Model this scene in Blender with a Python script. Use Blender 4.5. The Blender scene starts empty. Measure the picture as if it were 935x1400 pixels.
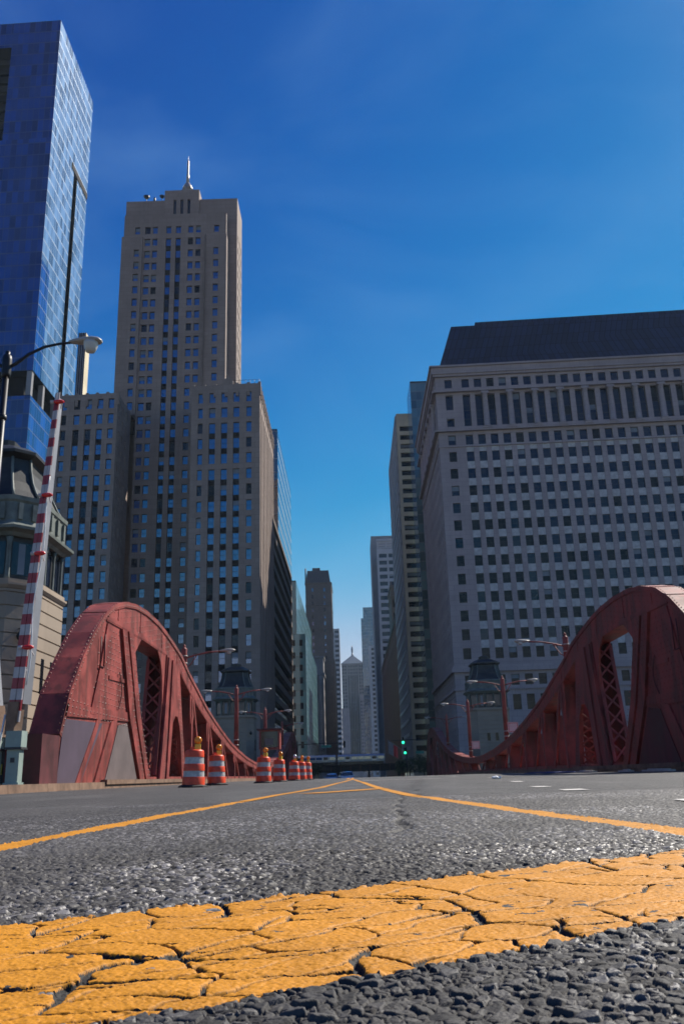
import bpy, bmesh, math, random
import numpy as np
from mathutils import Vector, Matrix
random.seed(7); rng = np.random.default_rng(7)
PI = math.pi
SC = bpy.context.scene
COL = SC.collection

# ------------------------------------------------------------------ camera
CAM_R = np.array([[.99952, -.02859, -.01157], [.01302, .29118, .95658], [.02398, -.95624, .29140]])  # replaced below
_n = lambda v: v / np.linalg.norm(v)
F = 1188.0
_Y = _n(np.array([16.5, 362.0, F])); _Z = np.array([-119.5, -3900.0, F]); _Z = _n(_Z - _Z.dot(_Y) * _Y); _X = np.cross(_Y, _Z)
CAM_R = np.array([_X, _Y, _Z])          # street direction is +Y, up is +Z
CAM_P = np.array([0, 0, .2])
cd = bpy.data.cameras.new('camera'); cam = bpy.data.objects.new('camera', cd); COL.objects.link(cam)
m4 = Matrix.Identity(4)
for i in range(3):
    m4[i][0] = CAM_R[i, 0]; m4[i][1] = -CAM_R[i, 1]; m4[i][2] = -CAM_R[i, 2]; m4[i][3] = CAM_P[i]
cam.matrix_world = m4
cd.sensor_fit = 'VERTICAL'; cd.sensor_height = 36; cd.lens = F / 1400 * 36
cd.clip_start = .05; cd.clip_end = 12000
cd.dof.use_dof = True; cd.dof.focus_distance = 1.9; cd.dof.aperture_fstop = 16
SC.camera = cam
SC.view_settings.view_transform = 'Standard'; SC.view_settings.look = 'None'; SC.view_settings.gamma = 1
SC.view_settings.exposure = EXPOSURE = 0.5
SC.cycles.use_denoising = True
SC.cycles.max_bounces = 6; SC.cycles.diffuse_bounces = 3; SC.cycles.glossy_bounces = 3
SC.cycles.caustics_reflective = False; SC.cycles.caustics_refractive = False

# ------------------------------------------------------------------ light
SUN_AZ = math.radians(48)      # from +Y towards +X
SUN_EL = math.radians(45)
w = bpy.data.worlds.new('World'); SC.world = w; w.use_nodes = True
nt = w.node_tree; nt.nodes.clear()
sky = nt.nodes.new('ShaderNodeTexSky'); sky.sky_type = 'NISHITA'; sky.sun_disc = False
sky.sun_elevation = SUN_EL; sky.sun_rotation = SUN_AZ
sky.air_density = 1.0; sky.dust_density = .14; sky.ozone_density = 3.5; sky.altitude = 200
hs = nt.nodes.new('ShaderNodeHueSaturation'); hs.inputs['Saturation'].default_value = 1.35; hs.inputs['Hue'].default_value = .49
bg = nt.nodes.new('ShaderNodeBackground'); bg.inputs['Strength'].default_value = .062
ow = nt.nodes.new('ShaderNodeOutputWorld')
nt.links.new(sky.outputs[0], hs.inputs['Color']); 
sc_ = nt.nodes.new('ShaderNodeSeparateColor'); cc_ = nt.nodes.new('ShaderNodeCombineColor'); nt.links.new(hs.outputs[0], sc_.inputs[0])
for i_, (ref, out, g_, cap) in enumerate(((.8, .54, 3.5, 7.), (2.5, 3.6, 2.3, 10.), (5.25, 11.2, 1.55, 15.))):      # deep, saturated film-like blue
    d_ = nt.nodes.new('ShaderNodeMath'); d_.operation = 'DIVIDE'; nt.links.new(sc_.outputs[i_], d_.inputs[0]); d_.inputs[1].default_value = ref
    p_ = nt.nodes.new('ShaderNodeMath'); p_.operation = 'POWER'; nt.links.new(d_.outputs[0], p_.inputs[0]); p_.inputs[1].default_value = g_
    m_ = nt.nodes.new('ShaderNodeMath'); m_.operation = 'MULTIPLY'; nt.links.new(p_.outputs[0], m_.inputs[0]); m_.inputs[1].default_value = out; 
    a_ = nt.nodes.new('ShaderNodeMath'); a_.operation = 'ADD'; nt.links.new(m_.outputs[0], a_.inputs[0]); a_.inputs[1].default_value = cap
    q_ = nt.nodes.new('ShaderNodeMath'); q_.operation = 'DIVIDE'; nt.links.new(m_.outputs[0], q_.inputs[0]); nt.links.new(a_.outputs[0], q_.inputs[1])
    r_ = nt.nodes.new('ShaderNodeMath'); r_.operation = 'MULTIPLY'; nt.links.new(q_.outputs[0], r_.inputs[0]); r_.inputs[1].default_value = cap; nt.links.new(r_.outputs[0], cc_.inputs[i_])
tc_ = nt.nodes.new('ShaderNodeTexCoord'); mp_ = nt.nodes.new('ShaderNodeMapping'); mp_.inputs['Scale'].default_value = (1.6, 1.6, 3.2); mp_.inputs['Rotation'].default_value = (.3, .5, .4); nt.links.new(tc_.outputs['Generated'], mp_.inputs[0])
nz_ = nt.nodes.new('ShaderNodeTexNoise'); nz_.inputs['Scale'].default_value = 1.7; nz_.inputs['Detail'].default_value = 7; nz_.inputs['Roughness'].default_value = .55; nz_.inputs['Distortion'].default_value = .6; nt.links.new(mp_.outputs[0], nz_.inputs['Vector'])
mr_ = nt.nodes.new('ShaderNodeMapRange'); nt.links.new(nz_.outputs['Fac'], mr_.inputs[0]); mr_.inputs[1].default_value = .45; mr_.inputs[2].default_value = .78; mr_.inputs[4].default_value = .17
mx_ = nt.nodes.new('ShaderNodeMix'); mx_.data_type = 'RGBA'; nt.links.new(mr_.outputs[0], mx_.inputs[0]); nt.links.new(cc_.outputs[0], mx_.inputs[6]); mx_.inputs[7].default_value = (3.2, 6.2, 10., 1)      # thin, scarcely visible cirrus
nt.links.new(mx_.outputs[2], bg.inputs[0]); nt.links.new(bg.outputs[0], ow.inputs[0])
sl = bpy.data.lights.new('sun', 'SUN'); sl.energy = 5.0; sl.angle = math.radians(.5); sl.color = (1, .93, .82)
so = bpy.data.objects.new('sun', sl); COL.objects.link(so)
sd = Vector((math.sin(SUN_AZ) * math.cos(SUN_EL), math.cos(SUN_AZ) * math.cos(SUN_EL), math.sin(SUN_EL)))
so.rotation_euler = sd.to_track_quat('Z', 'Y').to_euler(); so.location = (60, 40, 250)

# ------------------------------------------------------------------ materials
MATS = {}
class NT:
    def __init__(s, name):
        m = bpy.data.materials.new(name); m.use_nodes = True; s.m = m; s.t = m.node_tree; s.t.nodes.clear()
        s.out = s.N('ShaderNodeOutputMaterial'); s.b = s.N('ShaderNodeBsdfPrincipled'); s.L(s.b.outputs[0], s.out.inputs[0])
        s.tc = s.N('ShaderNodeTexCoord'); MATS[name] = m
    def N(s, t, **k):
        n = s.t.nodes.new(t)
        for a, v in k.items(): setattr(n, a, v)
        return n
    def L(s, a, b): s.t.links.new(a, b)
    def inp(s, n, key, v):
        if hasattr(v, 'is_output') or hasattr(v, 'links') and not isinstance(v, (int, float, tuple)): s.L(v, n.inputs[key])
        else: n.inputs[key].default_value = v
    def noise(s, scale, co=None, detail=4, rough=.6, stretch=None):
        n = s.N('ShaderNodeTexNoise'); n.inputs['Scale'].default_value = scale; n.inputs['Detail'].default_value = detail; n.inputs['Roughness'].default_value = rough
        co = co or s.tc.outputs['Object']
        if stretch:
            mp = s.N('ShaderNodeMapping'); mp.inputs['Scale'].default_value = stretch; s.L(co, mp.inputs[0]); co = mp.outputs[0]
        s.L(co, n.inputs['Vector']); return n.outputs['Fac']
    def math(s, op, a, b=None, c=None):
        n = s.N('ShaderNodeMath', operation=op)
        for i, v in enumerate((a, b, c)):
            if v is None: continue
            s.inp(n, i, v)
        return n.outputs[0]
    def ramp(s, fac, lo, hi, a=0., b=1.):
        n = s.N('ShaderNodeMapRange'); s.L(fac, n.inputs[0]); n.inputs[1].default_value = lo; n.inputs[2].default_value = hi; n.inputs[3].default_value = a; n.inputs[4].default_value = b
        return n.outputs[0]
    def mix(s, fac, a, b, mode='MIX'):
        n = s.N('ShaderNodeMix', data_type='RGBA', blend_type=mode)
        s.inp(n, 0, fac)
        for k, v in ((6, a), (7, b)):
            if isinstance(v, tuple): n.inputs[k].default_value = (*v, 1) if len(v) == 3 else v
            else: s.L(v, n.inputs[k])
        return n.outputs[2]
    def bump(s, h, st, dist):
        n = s.N('ShaderNodeBump'); n.inputs['Strength'].default_value = st; n.inputs['Distance'].default_value = dist
        s.L(h, n.inputs['Height']); s.L(n.outputs[0], s.b.inputs['Normal'])
    def set(s, color=None, rough=.6, metal=0., spec=.5, ior=None):
        if color is not None: s.inp(s.b, 'Base Color', (*color, 1) if isinstance(color, tuple) else color)
        s.inp(s.b, 'Roughness', rough); s.inp(s.b, 'Metallic', metal); s.b.inputs['Specular IOR Level'].default_value = spec
        if ior: s.b.inputs['IOR'].default_value = ior
        return s.m

def plain(name, c, rough=.6, metal=0., var=.25, scale=3., spec=.5, bump=0.):
    t = NT(name); n = t.noise(scale, detail=5)
    d = tuple(x * (1 - var) for x in c); l = tuple(min(1, x * (1 + var)) for x in c)
    t.set(t.mix(t.ramp(n, .3, .7), d, l), rough, metal, spec)
    if bump: t.bump(t.noise(scale * 8), bump, .02)
    return t.m

def stone(name, c, course=.9, block=1.8, joint=.02, var=.18, streak=.25, rough=.85, jd=.55):
    # cut stone in courses; streaks of weather run down it; uses the facade's metre coordinates (UV)
    t = NT(name); uv = t.tc.outputs['UV']
    br = t.N('ShaderNodeTexBrick'); t.L(uv, br.inputs['Vector'])
    br.inputs['Scale'].default_value = 1; br.inputs['Brick Width'].default_value = block; br.inputs['Row Height'].default_value = course
    br.inputs['Mortar Size'].default_value = joint; br.inputs['Mortar Smooth'].default_value = .2
    br.inputs['Color1'].default_value = (*[x * (1 - var * .5) for x in c], 1); br.inputs['Color2'].default_value = (*[x * (1 + var * .5) for x in c], 1)
    br.inputs['Mortar'].default_value = (*[x * jd for x in c], 1)
    n1 = t.noise(.12, uv, 5); n2 = t.noise(1.2, uv, 4, .6, (1, .06, 1))
    a = t.mix(t.ramp(n1, .3, .7, 0, .8), br.outputs['Color'], tuple(x * .66 for x in c))
    b = t.mix(t.ramp(n2, .5, .75, 0, streak), a, tuple(x * .45 for x in c))
    t.set(b, rough, 0, .3); t.bump(t.noise(4, uv), .25, .03)
    return t.m

def glass(name, c, rough=.04, ior=2.3, var=.4, wob=.02):
    # window glass with a dark room behind it: panes differ a little in tint and are never quite flat
    t = NT(name); oi = t.N('ShaderNodeObjectInfo'); g = t.noise(.35, t.tc.outputs['Object'], 2)
    k = t.math('ADD', t.math('MULTIPLY', oi.outputs['Random'], .6), t.math('MULTIPLY', g, .5))
    t.set(t.mix(k, tuple(x * (1 - var) for x in c), tuple(x * (1 + var) for x in c)), rough, 0, .5, ior)
    t.bump(t.noise(.6, None, 2), wob * 5, .05)
    return t.m

def curtain(name, c, pw, ph, mull, mw=.07, mh=.12, rough=.05, ior=2.2, var=.5, band=None, bandh=0., metal=0., tilt=.012):
    # a glass curtain wall: panes pw x ph metres, each tilted and tinted a touch differently, between mullions
    t = NT(name); uv = t.tc.outputs['UV']
    sp = t.N('ShaderNodeSeparateXYZ'); t.L(uv, sp.inputs[0])
    iu = t.math('DIVIDE', sp.outputs[0], pw); iv = t.math('DIVIDE', sp.outputs[1], ph)
    fu = t.math('FRACT', iu); fv = t.math('FRACT', iv)
    cb = t.N('ShaderNodeCombineXYZ'); t.L(t.math('FLOOR', iu), cb.inputs[0]); t.L(t.math('FLOOR', iv), cb.inputs[1])
    wn = t.N('ShaderNodeTexWhiteNoise', noise_dimensions='2D'); t.L(cb.outputs[0], wn.inputs['Vector'])
    col = t.mix(wn.outputs['Value'], tuple(x * (1 - var) for x in c), tuple(x * (1 + var) for x in c))
    mm = t.math('MAXIMUM', t.math('LESS_THAN', fu, mw / pw), t.math('LESS_THAN', fv, mh / ph))
    if band:
        isb = t.math('LESS_THAN', fv, bandh / ph); col = t.mix(isb, col, band)
    col = t.mix(mm, col, mull)
    r = t.math('ADD', rough, t.math('MULTIPLY', mm, .4))
    if band: r = t.math('ADD', r, t.math('MULTIPLY', isb, .3))
    t.set(col, r, metal, .5, ior)
    ge = t.N('ShaderNodeNewGeometry'); vm = t.N('ShaderNodeVectorMath', operation='SUBTRACT'); t.L(wn.outputs['Color'], vm.inputs[0]); vm.inputs[1].default_value = (.5, .5, .5)
    v2 = t.N('ShaderNodeVectorMath', operation='SCALE'); t.L(vm.outputs[0], v2.inputs[0]); v2.inputs['Scale'].default_value = tilt
    v3 = t.N('ShaderNodeVectorMath', operation='ADD'); t.L(ge.outputs['Normal'], v3.inputs[0]); t.L(v2.outputs[0], v3.inputs[1])
    v4 = t.N('ShaderNodeVectorMath', operation='NORMALIZE'); t.L(v3.outputs[0], v4.inputs[0]); t.L(v4.outputs[0], t.b.inputs['Normal'])
    return t.m

def emit(name, c, st):
    t = NT(name); t.set(c, .3); t.b.inputs['Emission Color'].default_value = (*c, 1); t.b.inputs['Emission Strength'].default_value = st
    return t.m

def steel_paint(name, c, rough=.5, rust=.35):
    t = NT(name); n1 = t.noise(.7, None, 6, .65); n2 = t.noise(2.2, None, 4, .6, (1, 1, .12)); n3 = t.noise(14, None, 3)
    a = t.mix(t.ramp(n1, .40, .60), tuple(x * .62 for x in c), tuple(x * 1.25 for x in c))
    a = t.mix(t.ramp(n2, .5, .62, 0, rust), a, (c[0] * .38, c[1] * .55, c[2] * .5))
    a = t.mix(t.ramp(n3, .6, .75, 0, .3), a, tuple(min(1, x * 1.35 + .01) for x in c))
    t.set(a, t.ramp(n1, .3, .7, rough - .08, rough + .15), 0, .4); t.bump(n1, .15, .05)
    return t.m

def asphalt(name, c, attr):
    t = NT(name); o = t.tc.outputs['Object']
    big = t.noise(.5, o, 5); mid = t.noise(7, o, 4)
    if attr:
        at = t.N('ShaderNodeAttribute'); at.attribute_name = 'stone'; v = at.outputs['Fac']
    else:
        vo = t.N('ShaderNodeTexVoronoi'); vo.inputs['Scale'].default_value = 70; t.L(o, vo.inputs['Vector'])
        sp = t.N('ShaderNodeSeparateColor'); t.L(vo.outputs['Color'], sp.inputs[0]); v = sp.outputs[0]
    lo = tuple(x * .25 for x in c); hi = tuple(min(.6, x * (4.6 if attr else 3.)) for x in c)
    cr = t.N('ShaderNodeValToRGB'); t.L(v, cr.inputs[0])
    cr.color_ramp.elements[0].color = (*lo, 1); cr.color_ramp.elements[1].color = (*hi, 1)
    e = cr.color_ramp.elements.new(.55); e.color = (*c, 1); e = cr.color_ramp.elements.new(.82); e.color = (*[x * (1.5 if attr else 1.35) for x in c], 1)
    a = t.mix(t.ramp(big, .42, .58, .0, .6), cr.outputs[0], tuple(x * .55 for x in c))
    a = t.mix(t.ramp(mid, .52, .64, 0, .55), a, tuple(x * .4 for x in c))
    if not attr:
        a = t.mix(t.ramp(t.noise(26, o, 3, .8), .42, .62, .75, 0), a, tuple(x * .25 for x in c)); a = t.mix(t.ramp(t.noise(31, o, 2, .8), .58, .7, 0, .8), a, tuple(x * 2.6 for x in c))
    a = t.mix(t.ramp(t.noise(.9, o, 3, .5, (1, .25, 1)), .5, .62, 0, .4), a, tuple(min(1, x * 1.5) for x in c))
    t.set(a, t.ramp(v, .5, 1, .75, .46) if attr else t.ramp(v, 0, 1, .65, .45), 0, .4)
    if not attr:
        d = vo.outputs['Distance']; co_ = t.noise(22, o, 4, .75); t.bump(t.math('ADD', t.math('MULTIPLY', d, -.4), t.math('MULTIPLY', co_, 2.2)), 1., .02)
    else: t.bump(t.noise(350, o, 3), .35, .002)
    return t.m

def paint(name, c, wear=.45, scale=1.):
    t = NT(name); o = t.tc.outputs['Object']
    n = t.noise(9 * scale, o, 6, .7); f = t.noise(260 * scale, o, 3, .7); g = t.noise(5, o, 5, .65)
    a = t.mix(t.ramp(g, .3, .7), tuple(x * .8 for x in c), tuple(min(1, x * 1.1) for x in c))
    a = t.mix(t.ramp(n, .58, .78, 0, wear), a, tuple(x * .4 + .01 for x in c))
    a = t.mix(t.ramp(f, .5, .75, 0, .7), a, (.09, .05, .02))
    t.set(a, .66, 0, .3); t.bump(f, .3, .002)
    return t.m

def M(n): return MATS[n]
stone('limestone_warm', (.335, .262, .225), 1.1, 2.2, .03)
stone('limestone_pale', (.44, .36, .365), 1.0, 2.0, .03, .12, .2)
stone('limestone_brown', (.2, .165, .14), 1.1, 2.2, .03, .2, .4)
stone('limestone_grey', (.3, .28, .27), 1.2, 2.4, .04)
stone('bridge_stone', (.37, .30, .235), .62, 1.6, .0, .12, .3)
stone('brick_red', (.24, .11, .08), .3, .6, .02, .2, .3)
stone('concrete_cream', (.78, .68, .48), 3.6, 6, .02, .08, .25)
stone('concrete_white', (.55, .54, .55), 3.6, 6, .02, .08, .2)
stone('concrete_grey', (.3, .31, .33), 3.6, 6, .02, .08, .2)
stone('quay_concrete', (.25, .24, .22), 1.2, 3, .02, .1, .5)
plain('spandrel_dark', (.012, .011, .013), .8, 0, .3, .6, .15)
plain('spandrel_stone', (.50, .48, .48), .8, 0, .25, 1.3)
plain('roof_felt', (.09, .09, .095), .9)
plain('copper_dark', (.022, .024, .025), .5, .2, .5, 1.5, .5, .3)
plain('copper_pale', (.13, .15, .135), .6, 0, .35, 2.)
plain('bronze_frame', (.035, .033, .035), .5, .2)
glass('window_blue', (.016, .09, .32), .04, 2.5)  # blue of the reflected sky is put into this base colour
glass('window_navy', (.006, .014, .042), .06, 1.42)
glass('window_dim', (.009, .014, .028), .05, 1.5)
glass('window_dark', (.008, .008, .010), .12, 1.33)
plain('window_blind', (.17, .20, .24), .5, 0, .3, .4)
curtain('glass_tower_blue', (.008, .05, .24), 1.5, 3.6, (.008, .035, .15), .08, .3, .05, 1.8, .5)
curtain('glass_tower_side', (.20, .32, .46), 1.5, 3.6, (.07, .13, .22), .06, .3, .18, 2.6, .55, None, 0, .45, .05)  # sun and sky on this side are put into a paler glass colour
curtain('glass_striped', (.03, .08, .14), 1.5, 3.7, (.3, .27, .24), .05, .55, .05, 2.5, .4)
curtain('glass_teal', (.10, .24, .27), 1.6, 3.8, (.05, .10, .12), .07, .12, .1, 2.2, .25)
curtain('glass_green', (.07, .13, .13), 1.5, 2.6, (.03, .05, .05), .06, .18, .1, 2.0, .5)
curtain('glass_pale', (.12, .22, .32), 1.5, 1.8, (.2, .25, .3), .06, .1, .08, 3.0, .3)
curtain('glass_navy', (.012, .04, .09), 1.5, 3.8, (.02, .05, .09), .1, .3, .06, 2.2, .4)
curtain('mansard_slate', (.012, .020, .05), 1.25, 2.8, (.003, .004, .008), .12, .10, .38, 1.4, .35)
steel_paint('bridge_red', (.255, .046, .038), .55, .7)
steel_paint('bridge_red_dark', (.10, .022, .026), .6)
steel_paint('bridge_red_dull', (.30, .085, .075), .55)
plain('primer_purple', (.075, .052, .078), .6, 0, .2, .8)
plain('primer_grey', (.13, .10, .098), .65, 0, .25, .9)
plain('rusty_steel', (.20, .125, .085), .8, 0, .45, 1.6, .3, .3)
plain('black_iron', (.012, .013, .016), .45, .3)
plain('lamp_shell', (.36, .34, .31), .5, .1, .15)
plain('lamp_glass', (.55, .55, .52), .25, 0, .1)
plain('aluminium', (.36, .35, .36), .45, .35, .12, 2.)
plain('gate_white', (.46, .42, .42), .5, 0, .12, 5.)
plain('gate_red', (.30, .018, .028), .45, 0, .2, 5.)
plain('gate_green', (.25, .32, .29), .55, 0, .15, 2.)
plain('red_lens', (.65, .02, .02), .2, 0, .1)
plain('cable_white', (.7, .7, .7), .4)
plain('drum_orange', (.80, .07, .018), .42, 0, .3, 5.)
plain('drum_white', (.50, .47, .45), .35, 0, .35, 6.)
plain('rubber', (.02, .02, .02), .85)
plain('amber_lens', (.9, .27, .01), .2, 0, .08)
plain('clear_lens', (.6, .62, .63), .15, 0, .08)
plain('battery_yellow', (.62, .50, .05), .5)
plain('steel_dark', (.05, .05, .055), .6, .4)
plain('pavement', (.11, .105, .10), .9, 0, .2, .8)
plain('car_blue', (.30, .46, .66), .22, .3, .05, 1, .6)
plain('car_silver', (.55, .62, .70), .22, .4, .05, 1, .6)
plain('chrome', (.6, .6, .6), .15, 1.)
plain('headlight_glass', (.6, .62, .65), .1)
plain('train_steel', (.62, .70, .78), .35, .5, .1, 1.)
plain('train_dark', (.02, .025, .035), .2)
plain('sign_green', (.01, .22, .14), .5)
plain('sign_pink', (.62, .40, .38), .5, 0, .1)
plain('sign_red', (.5, .04, .04), .5)
plain('bark', (.06, .045, .035), .9)
plain('leaf_dark', (.028, .055, .018), .6, 0, .5, 2.)
plain('leaf_mid', (.045, .085, .025), .6, 0, .5, 2.)
plain('cloth_blue', (.03, .045, .16), .8)
plain('timber_pale', (.5, .46, .4), .8)
plain('paper_white', (.75, .75, .75), .7)
plain('flag_red', (.5, .05, .07), .7); plain('flag_white', (.7, .7, .72), .7)
plain('spire_metal', (.3, .28, .26), .4, .5)
plain('roof_blue_grey', (.10, .14, .19), .6)
emit('signal_green', (.03, .9, .45), 1.6)
asphalt('asphalt_near', (.056, .053, .052), True)
asphalt('asphalt', (.088, .085, .082), False)
plain('crack_tar', (.018, .017, .017), .6, 0, .3, 20)
paint('paint_yellow', (.58, .238, .010)); paint('paint_white', (.62, .60, .56), .6)
t = NT('water'); t.set((.012, .03, .03), .08, 0, .5, 1.33); t.bump(t.noise(.6, None, 4), .4, .3)

# ------------------------------------------------------------------ mesh builder
ORIG = {}
class MB:
    def __init__(s): s.v = []; s.f = []; s.m = []; s.uv = []; s.sm = []
    def face(s, pts, mat=0, uv=None, smooth=False):
        k = len(s.v); s.v += [tuple(map(float, p)) for p in pts]; s.f.append(tuple(range(k, k + len(pts)))); s.m.append(mat); s.sm.append(smooth)
        if uv is None:
            a, b, c = (np.array(pts[i], float) for i in (0, 1, 2)); n = np.abs(np.cross(b - a, c - a))
            if n[2] >= max(n[0], n[1]): uv = [(p[0], p[1]) for p in pts]
            elif n[0] > n[1]: uv = [(p[1], p[2]) for p in pts]
            else: uv = [(p[0], p[2]) for p in pts]
        s.uv.append(uv)
    def box(s, x0, x1, y0, y1, z0, z1, mat=0):
        s.obox((((x0 + x1) / 2, (y0 + y1) / 2, (z0 + z1) / 2)), (1, 0, 0), (0, 1, 0), (0, 0, 1), (x1 - x0) / 2, (y1 - y0) / 2, (z1 - z0) / 2, mat)
    def obox(s, c, ax, ay, az, hx, hy, hz, mat=0):
        c, ax, ay, az = (np.array(q, float) for q in (c, ax, ay, az))
        P = lambda i, j, k: c + ax * hx * i + ay * hy * j + az * hz * k
        for q in (((-1, -1, -1), (1, -1, -1), (1, -1, 1), (-1, -1, 1)), ((1, 1, -1), (-1, 1, -1), (-1, 1, 1), (1, 1, 1)),
                  ((-1, 1, -1), (-1, -1, -1), (-1, -1, 1), (-1, 1, 1)), ((1, -1, -1), (1, 1, -1), (1, 1, 1), (1, -1, 1)),
                  ((-1, -1, 1), (1, -1, 1), (1, 1, 1), (-1, 1, 1)), ((-1, 1, -1), (1, 1, -1), (1, -1, -1), (-1, -1, -1))):
            s.face([P(*k) for k in q], mat)
    def bar(s, a, b, w, h, mat=0, up=(0, 0, 1)):
        a, b = np.array(a, float), np.array(b, float); d = b - a; L = np.linalg.norm(d); d /= L; u = np.array(up, float)
        if abs(d.dot(u)) > .98: u = np.array((1., 0, 0)) if abs(d[0]) < .9 else np.array((0, 1., 0))
        x = _n(np.cross(d, u)); z = np.cross(x, d)
        s.obox((a + b) / 2, x, d, z, w / 2, L / 2, h / 2, mat)
    def tube(s, pts, rad, n=8, mat=0, caps=True, smooth=True):
        pts = [np.array(p, float) for p in pts]; rad = [rad] * len(pts) if isinstance(rad, (int, float)) else rad
        rings = []; prev = None
        for i, p in enumerate(pts):
            d = _n(pts[min(i + 1, len(pts) - 1)] - pts[max(i - 1, 0)])
            u = prev if prev is not None else (np.array((0, 0, 1.)) if abs(d[2]) < .9 else np.array((1., 0, 0)))
            x = _n(np.cross(d, np.cross(u, d))) if np.linalg.norm(np.cross(u, d)) > 1e-6 else np.array((1., 0, 0)); prev = x
            y = np.cross(d, x)
            rings.append([p + rad[i] * (math.cos(2 * PI * k / n) * x + math.sin(2 * PI * k / n) * y) for k in range(n)])
        for r0, r1 in zip(rings, rings[1:]):
            for k in range(n): s.face([r0[k], r0[(k + 1) % n], r1[(k + 1) % n], r1[k]], mat, None, smooth)
        if caps: s.face(rings[0][::-1], mat); s.face(rings[-1], mat)
    def lathe(s, c, prof, n=16, mat=0, smooth=True, caps=True):
        s.rings([[(c[0] + r * math.cos(2 * PI * k / n), c[1] + r * math.sin(2 * PI * k / n), c[2] + z) for k in range(n)] for r, z in prof], mat, smooth, caps)
    def rings(s, R, mat=0, smooth=False, caps=True):
        n = len(R[0])
        for r0, r1 in zip(R, R[1:]):
            L = 0
            for k in range(n):
                a, b, c, d = r0[k], r0[(k + 1) % n], r1[(k + 1) % n], r1[k]; w_ = math.dist(a, b)
                s.face([a, b, c, d], mat, [(L, a[2]), (L + w_, b[2]), (L + w_, c[2]), (L, d[2])], smooth); L += w_
        if caps: s.face(R[0][::-1], mat); s.face(R[-1], mat)
    def prism(s, poly, x0, x1, mat=0):
        # poly in (y, z), pushed along x
        A = sum(poly[i][0] * poly[(i + 1) % len(poly)][1] - poly[(i + 1) % len(poly)][0] * poly[i][1] for i in range(len(poly)))
        if A < 0: poly = poly[::-1]
        s.face([(x1, y, z) for y, z in poly], mat); s.face([(x0, y, z) for y, z in poly[::-1]], mat)
        for i in range(len(poly)):
            (ya, za), (yb, zb) = poly[i], poly[(i + 1) % len(poly)]
            s.face([(x0, ya, za), (x0, yb, zb), (x1, yb, zb), (x1, ya, za)], mat)
    def build(s, name, mats, parent=None, world=True, weld=False):
        if isinstance(mats, str): mats = [mats]
        me = bpy.data.meshes.new(name); off = ORIG.get(parent.name, (0, 0, 0)) if parent is not None and world else (0, 0, 0)
        me.from_pydata([(x - off[0], y - off[1], z - off[2]) for x, y, z in s.v], [], s.f)
        for q in mats: me.materials.append(M(q))
        me.polygons.foreach_set('material_index', s.m); me.polygons.foreach_set('use_smooth', s.sm)
        ul = me.uv_layers.new(name='uv'); flat = [c for f in s.uv for p in f for c in p]; ul.data.foreach_set('uv', flat)
        if weld or any(s.sm):
            bm = bmesh.new(); bm.from_mesh(me); bmesh.ops.remove_doubles(bm, verts=bm.verts, dist=1e-4); bm.to_mesh(me); bm.free()
        me.update()
        o = bpy.data.objects.new(name, me); COL.objects.link(o)
        if parent is not None:
            o.parent = parent; ORIG[o.name] = off
        return o

def tag(o, label=None, cat=None, group=None, kind=None):
    for k, v in (('label', label), ('category', cat), ('group', group), ('kind', kind)):
        if v: o[k] = v
    return o
def thing(name, label, cat, loc=(0, 0, 0), group=None, rz=0):
    o = bpy.data.objects.new(name, None); COL.objects.link(o); o.location = loc; o.rotation_euler = (0, 0, rz); o.empty_display_size = .2
    ORIG[o.name] = tuple(loc)
    return tag(o, label, cat, group)
def copy_tree(o, parent=None):
    c = o.copy(); COL.objects.link(c); c.parent = parent
    for ch in list(KIDS(o)): copy_tree(ch, c)
    return c
def KIDS(o): return [x for x in COL.objects if x.parent == o]

def proj(p):
    c = CAM_R.T @ (np.array(p, float) - CAM_P)
    if c[2] < .1: return None
    return 467.5 + F * c[0] / c[2], 700 + F * c[1] / c[2]

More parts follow.
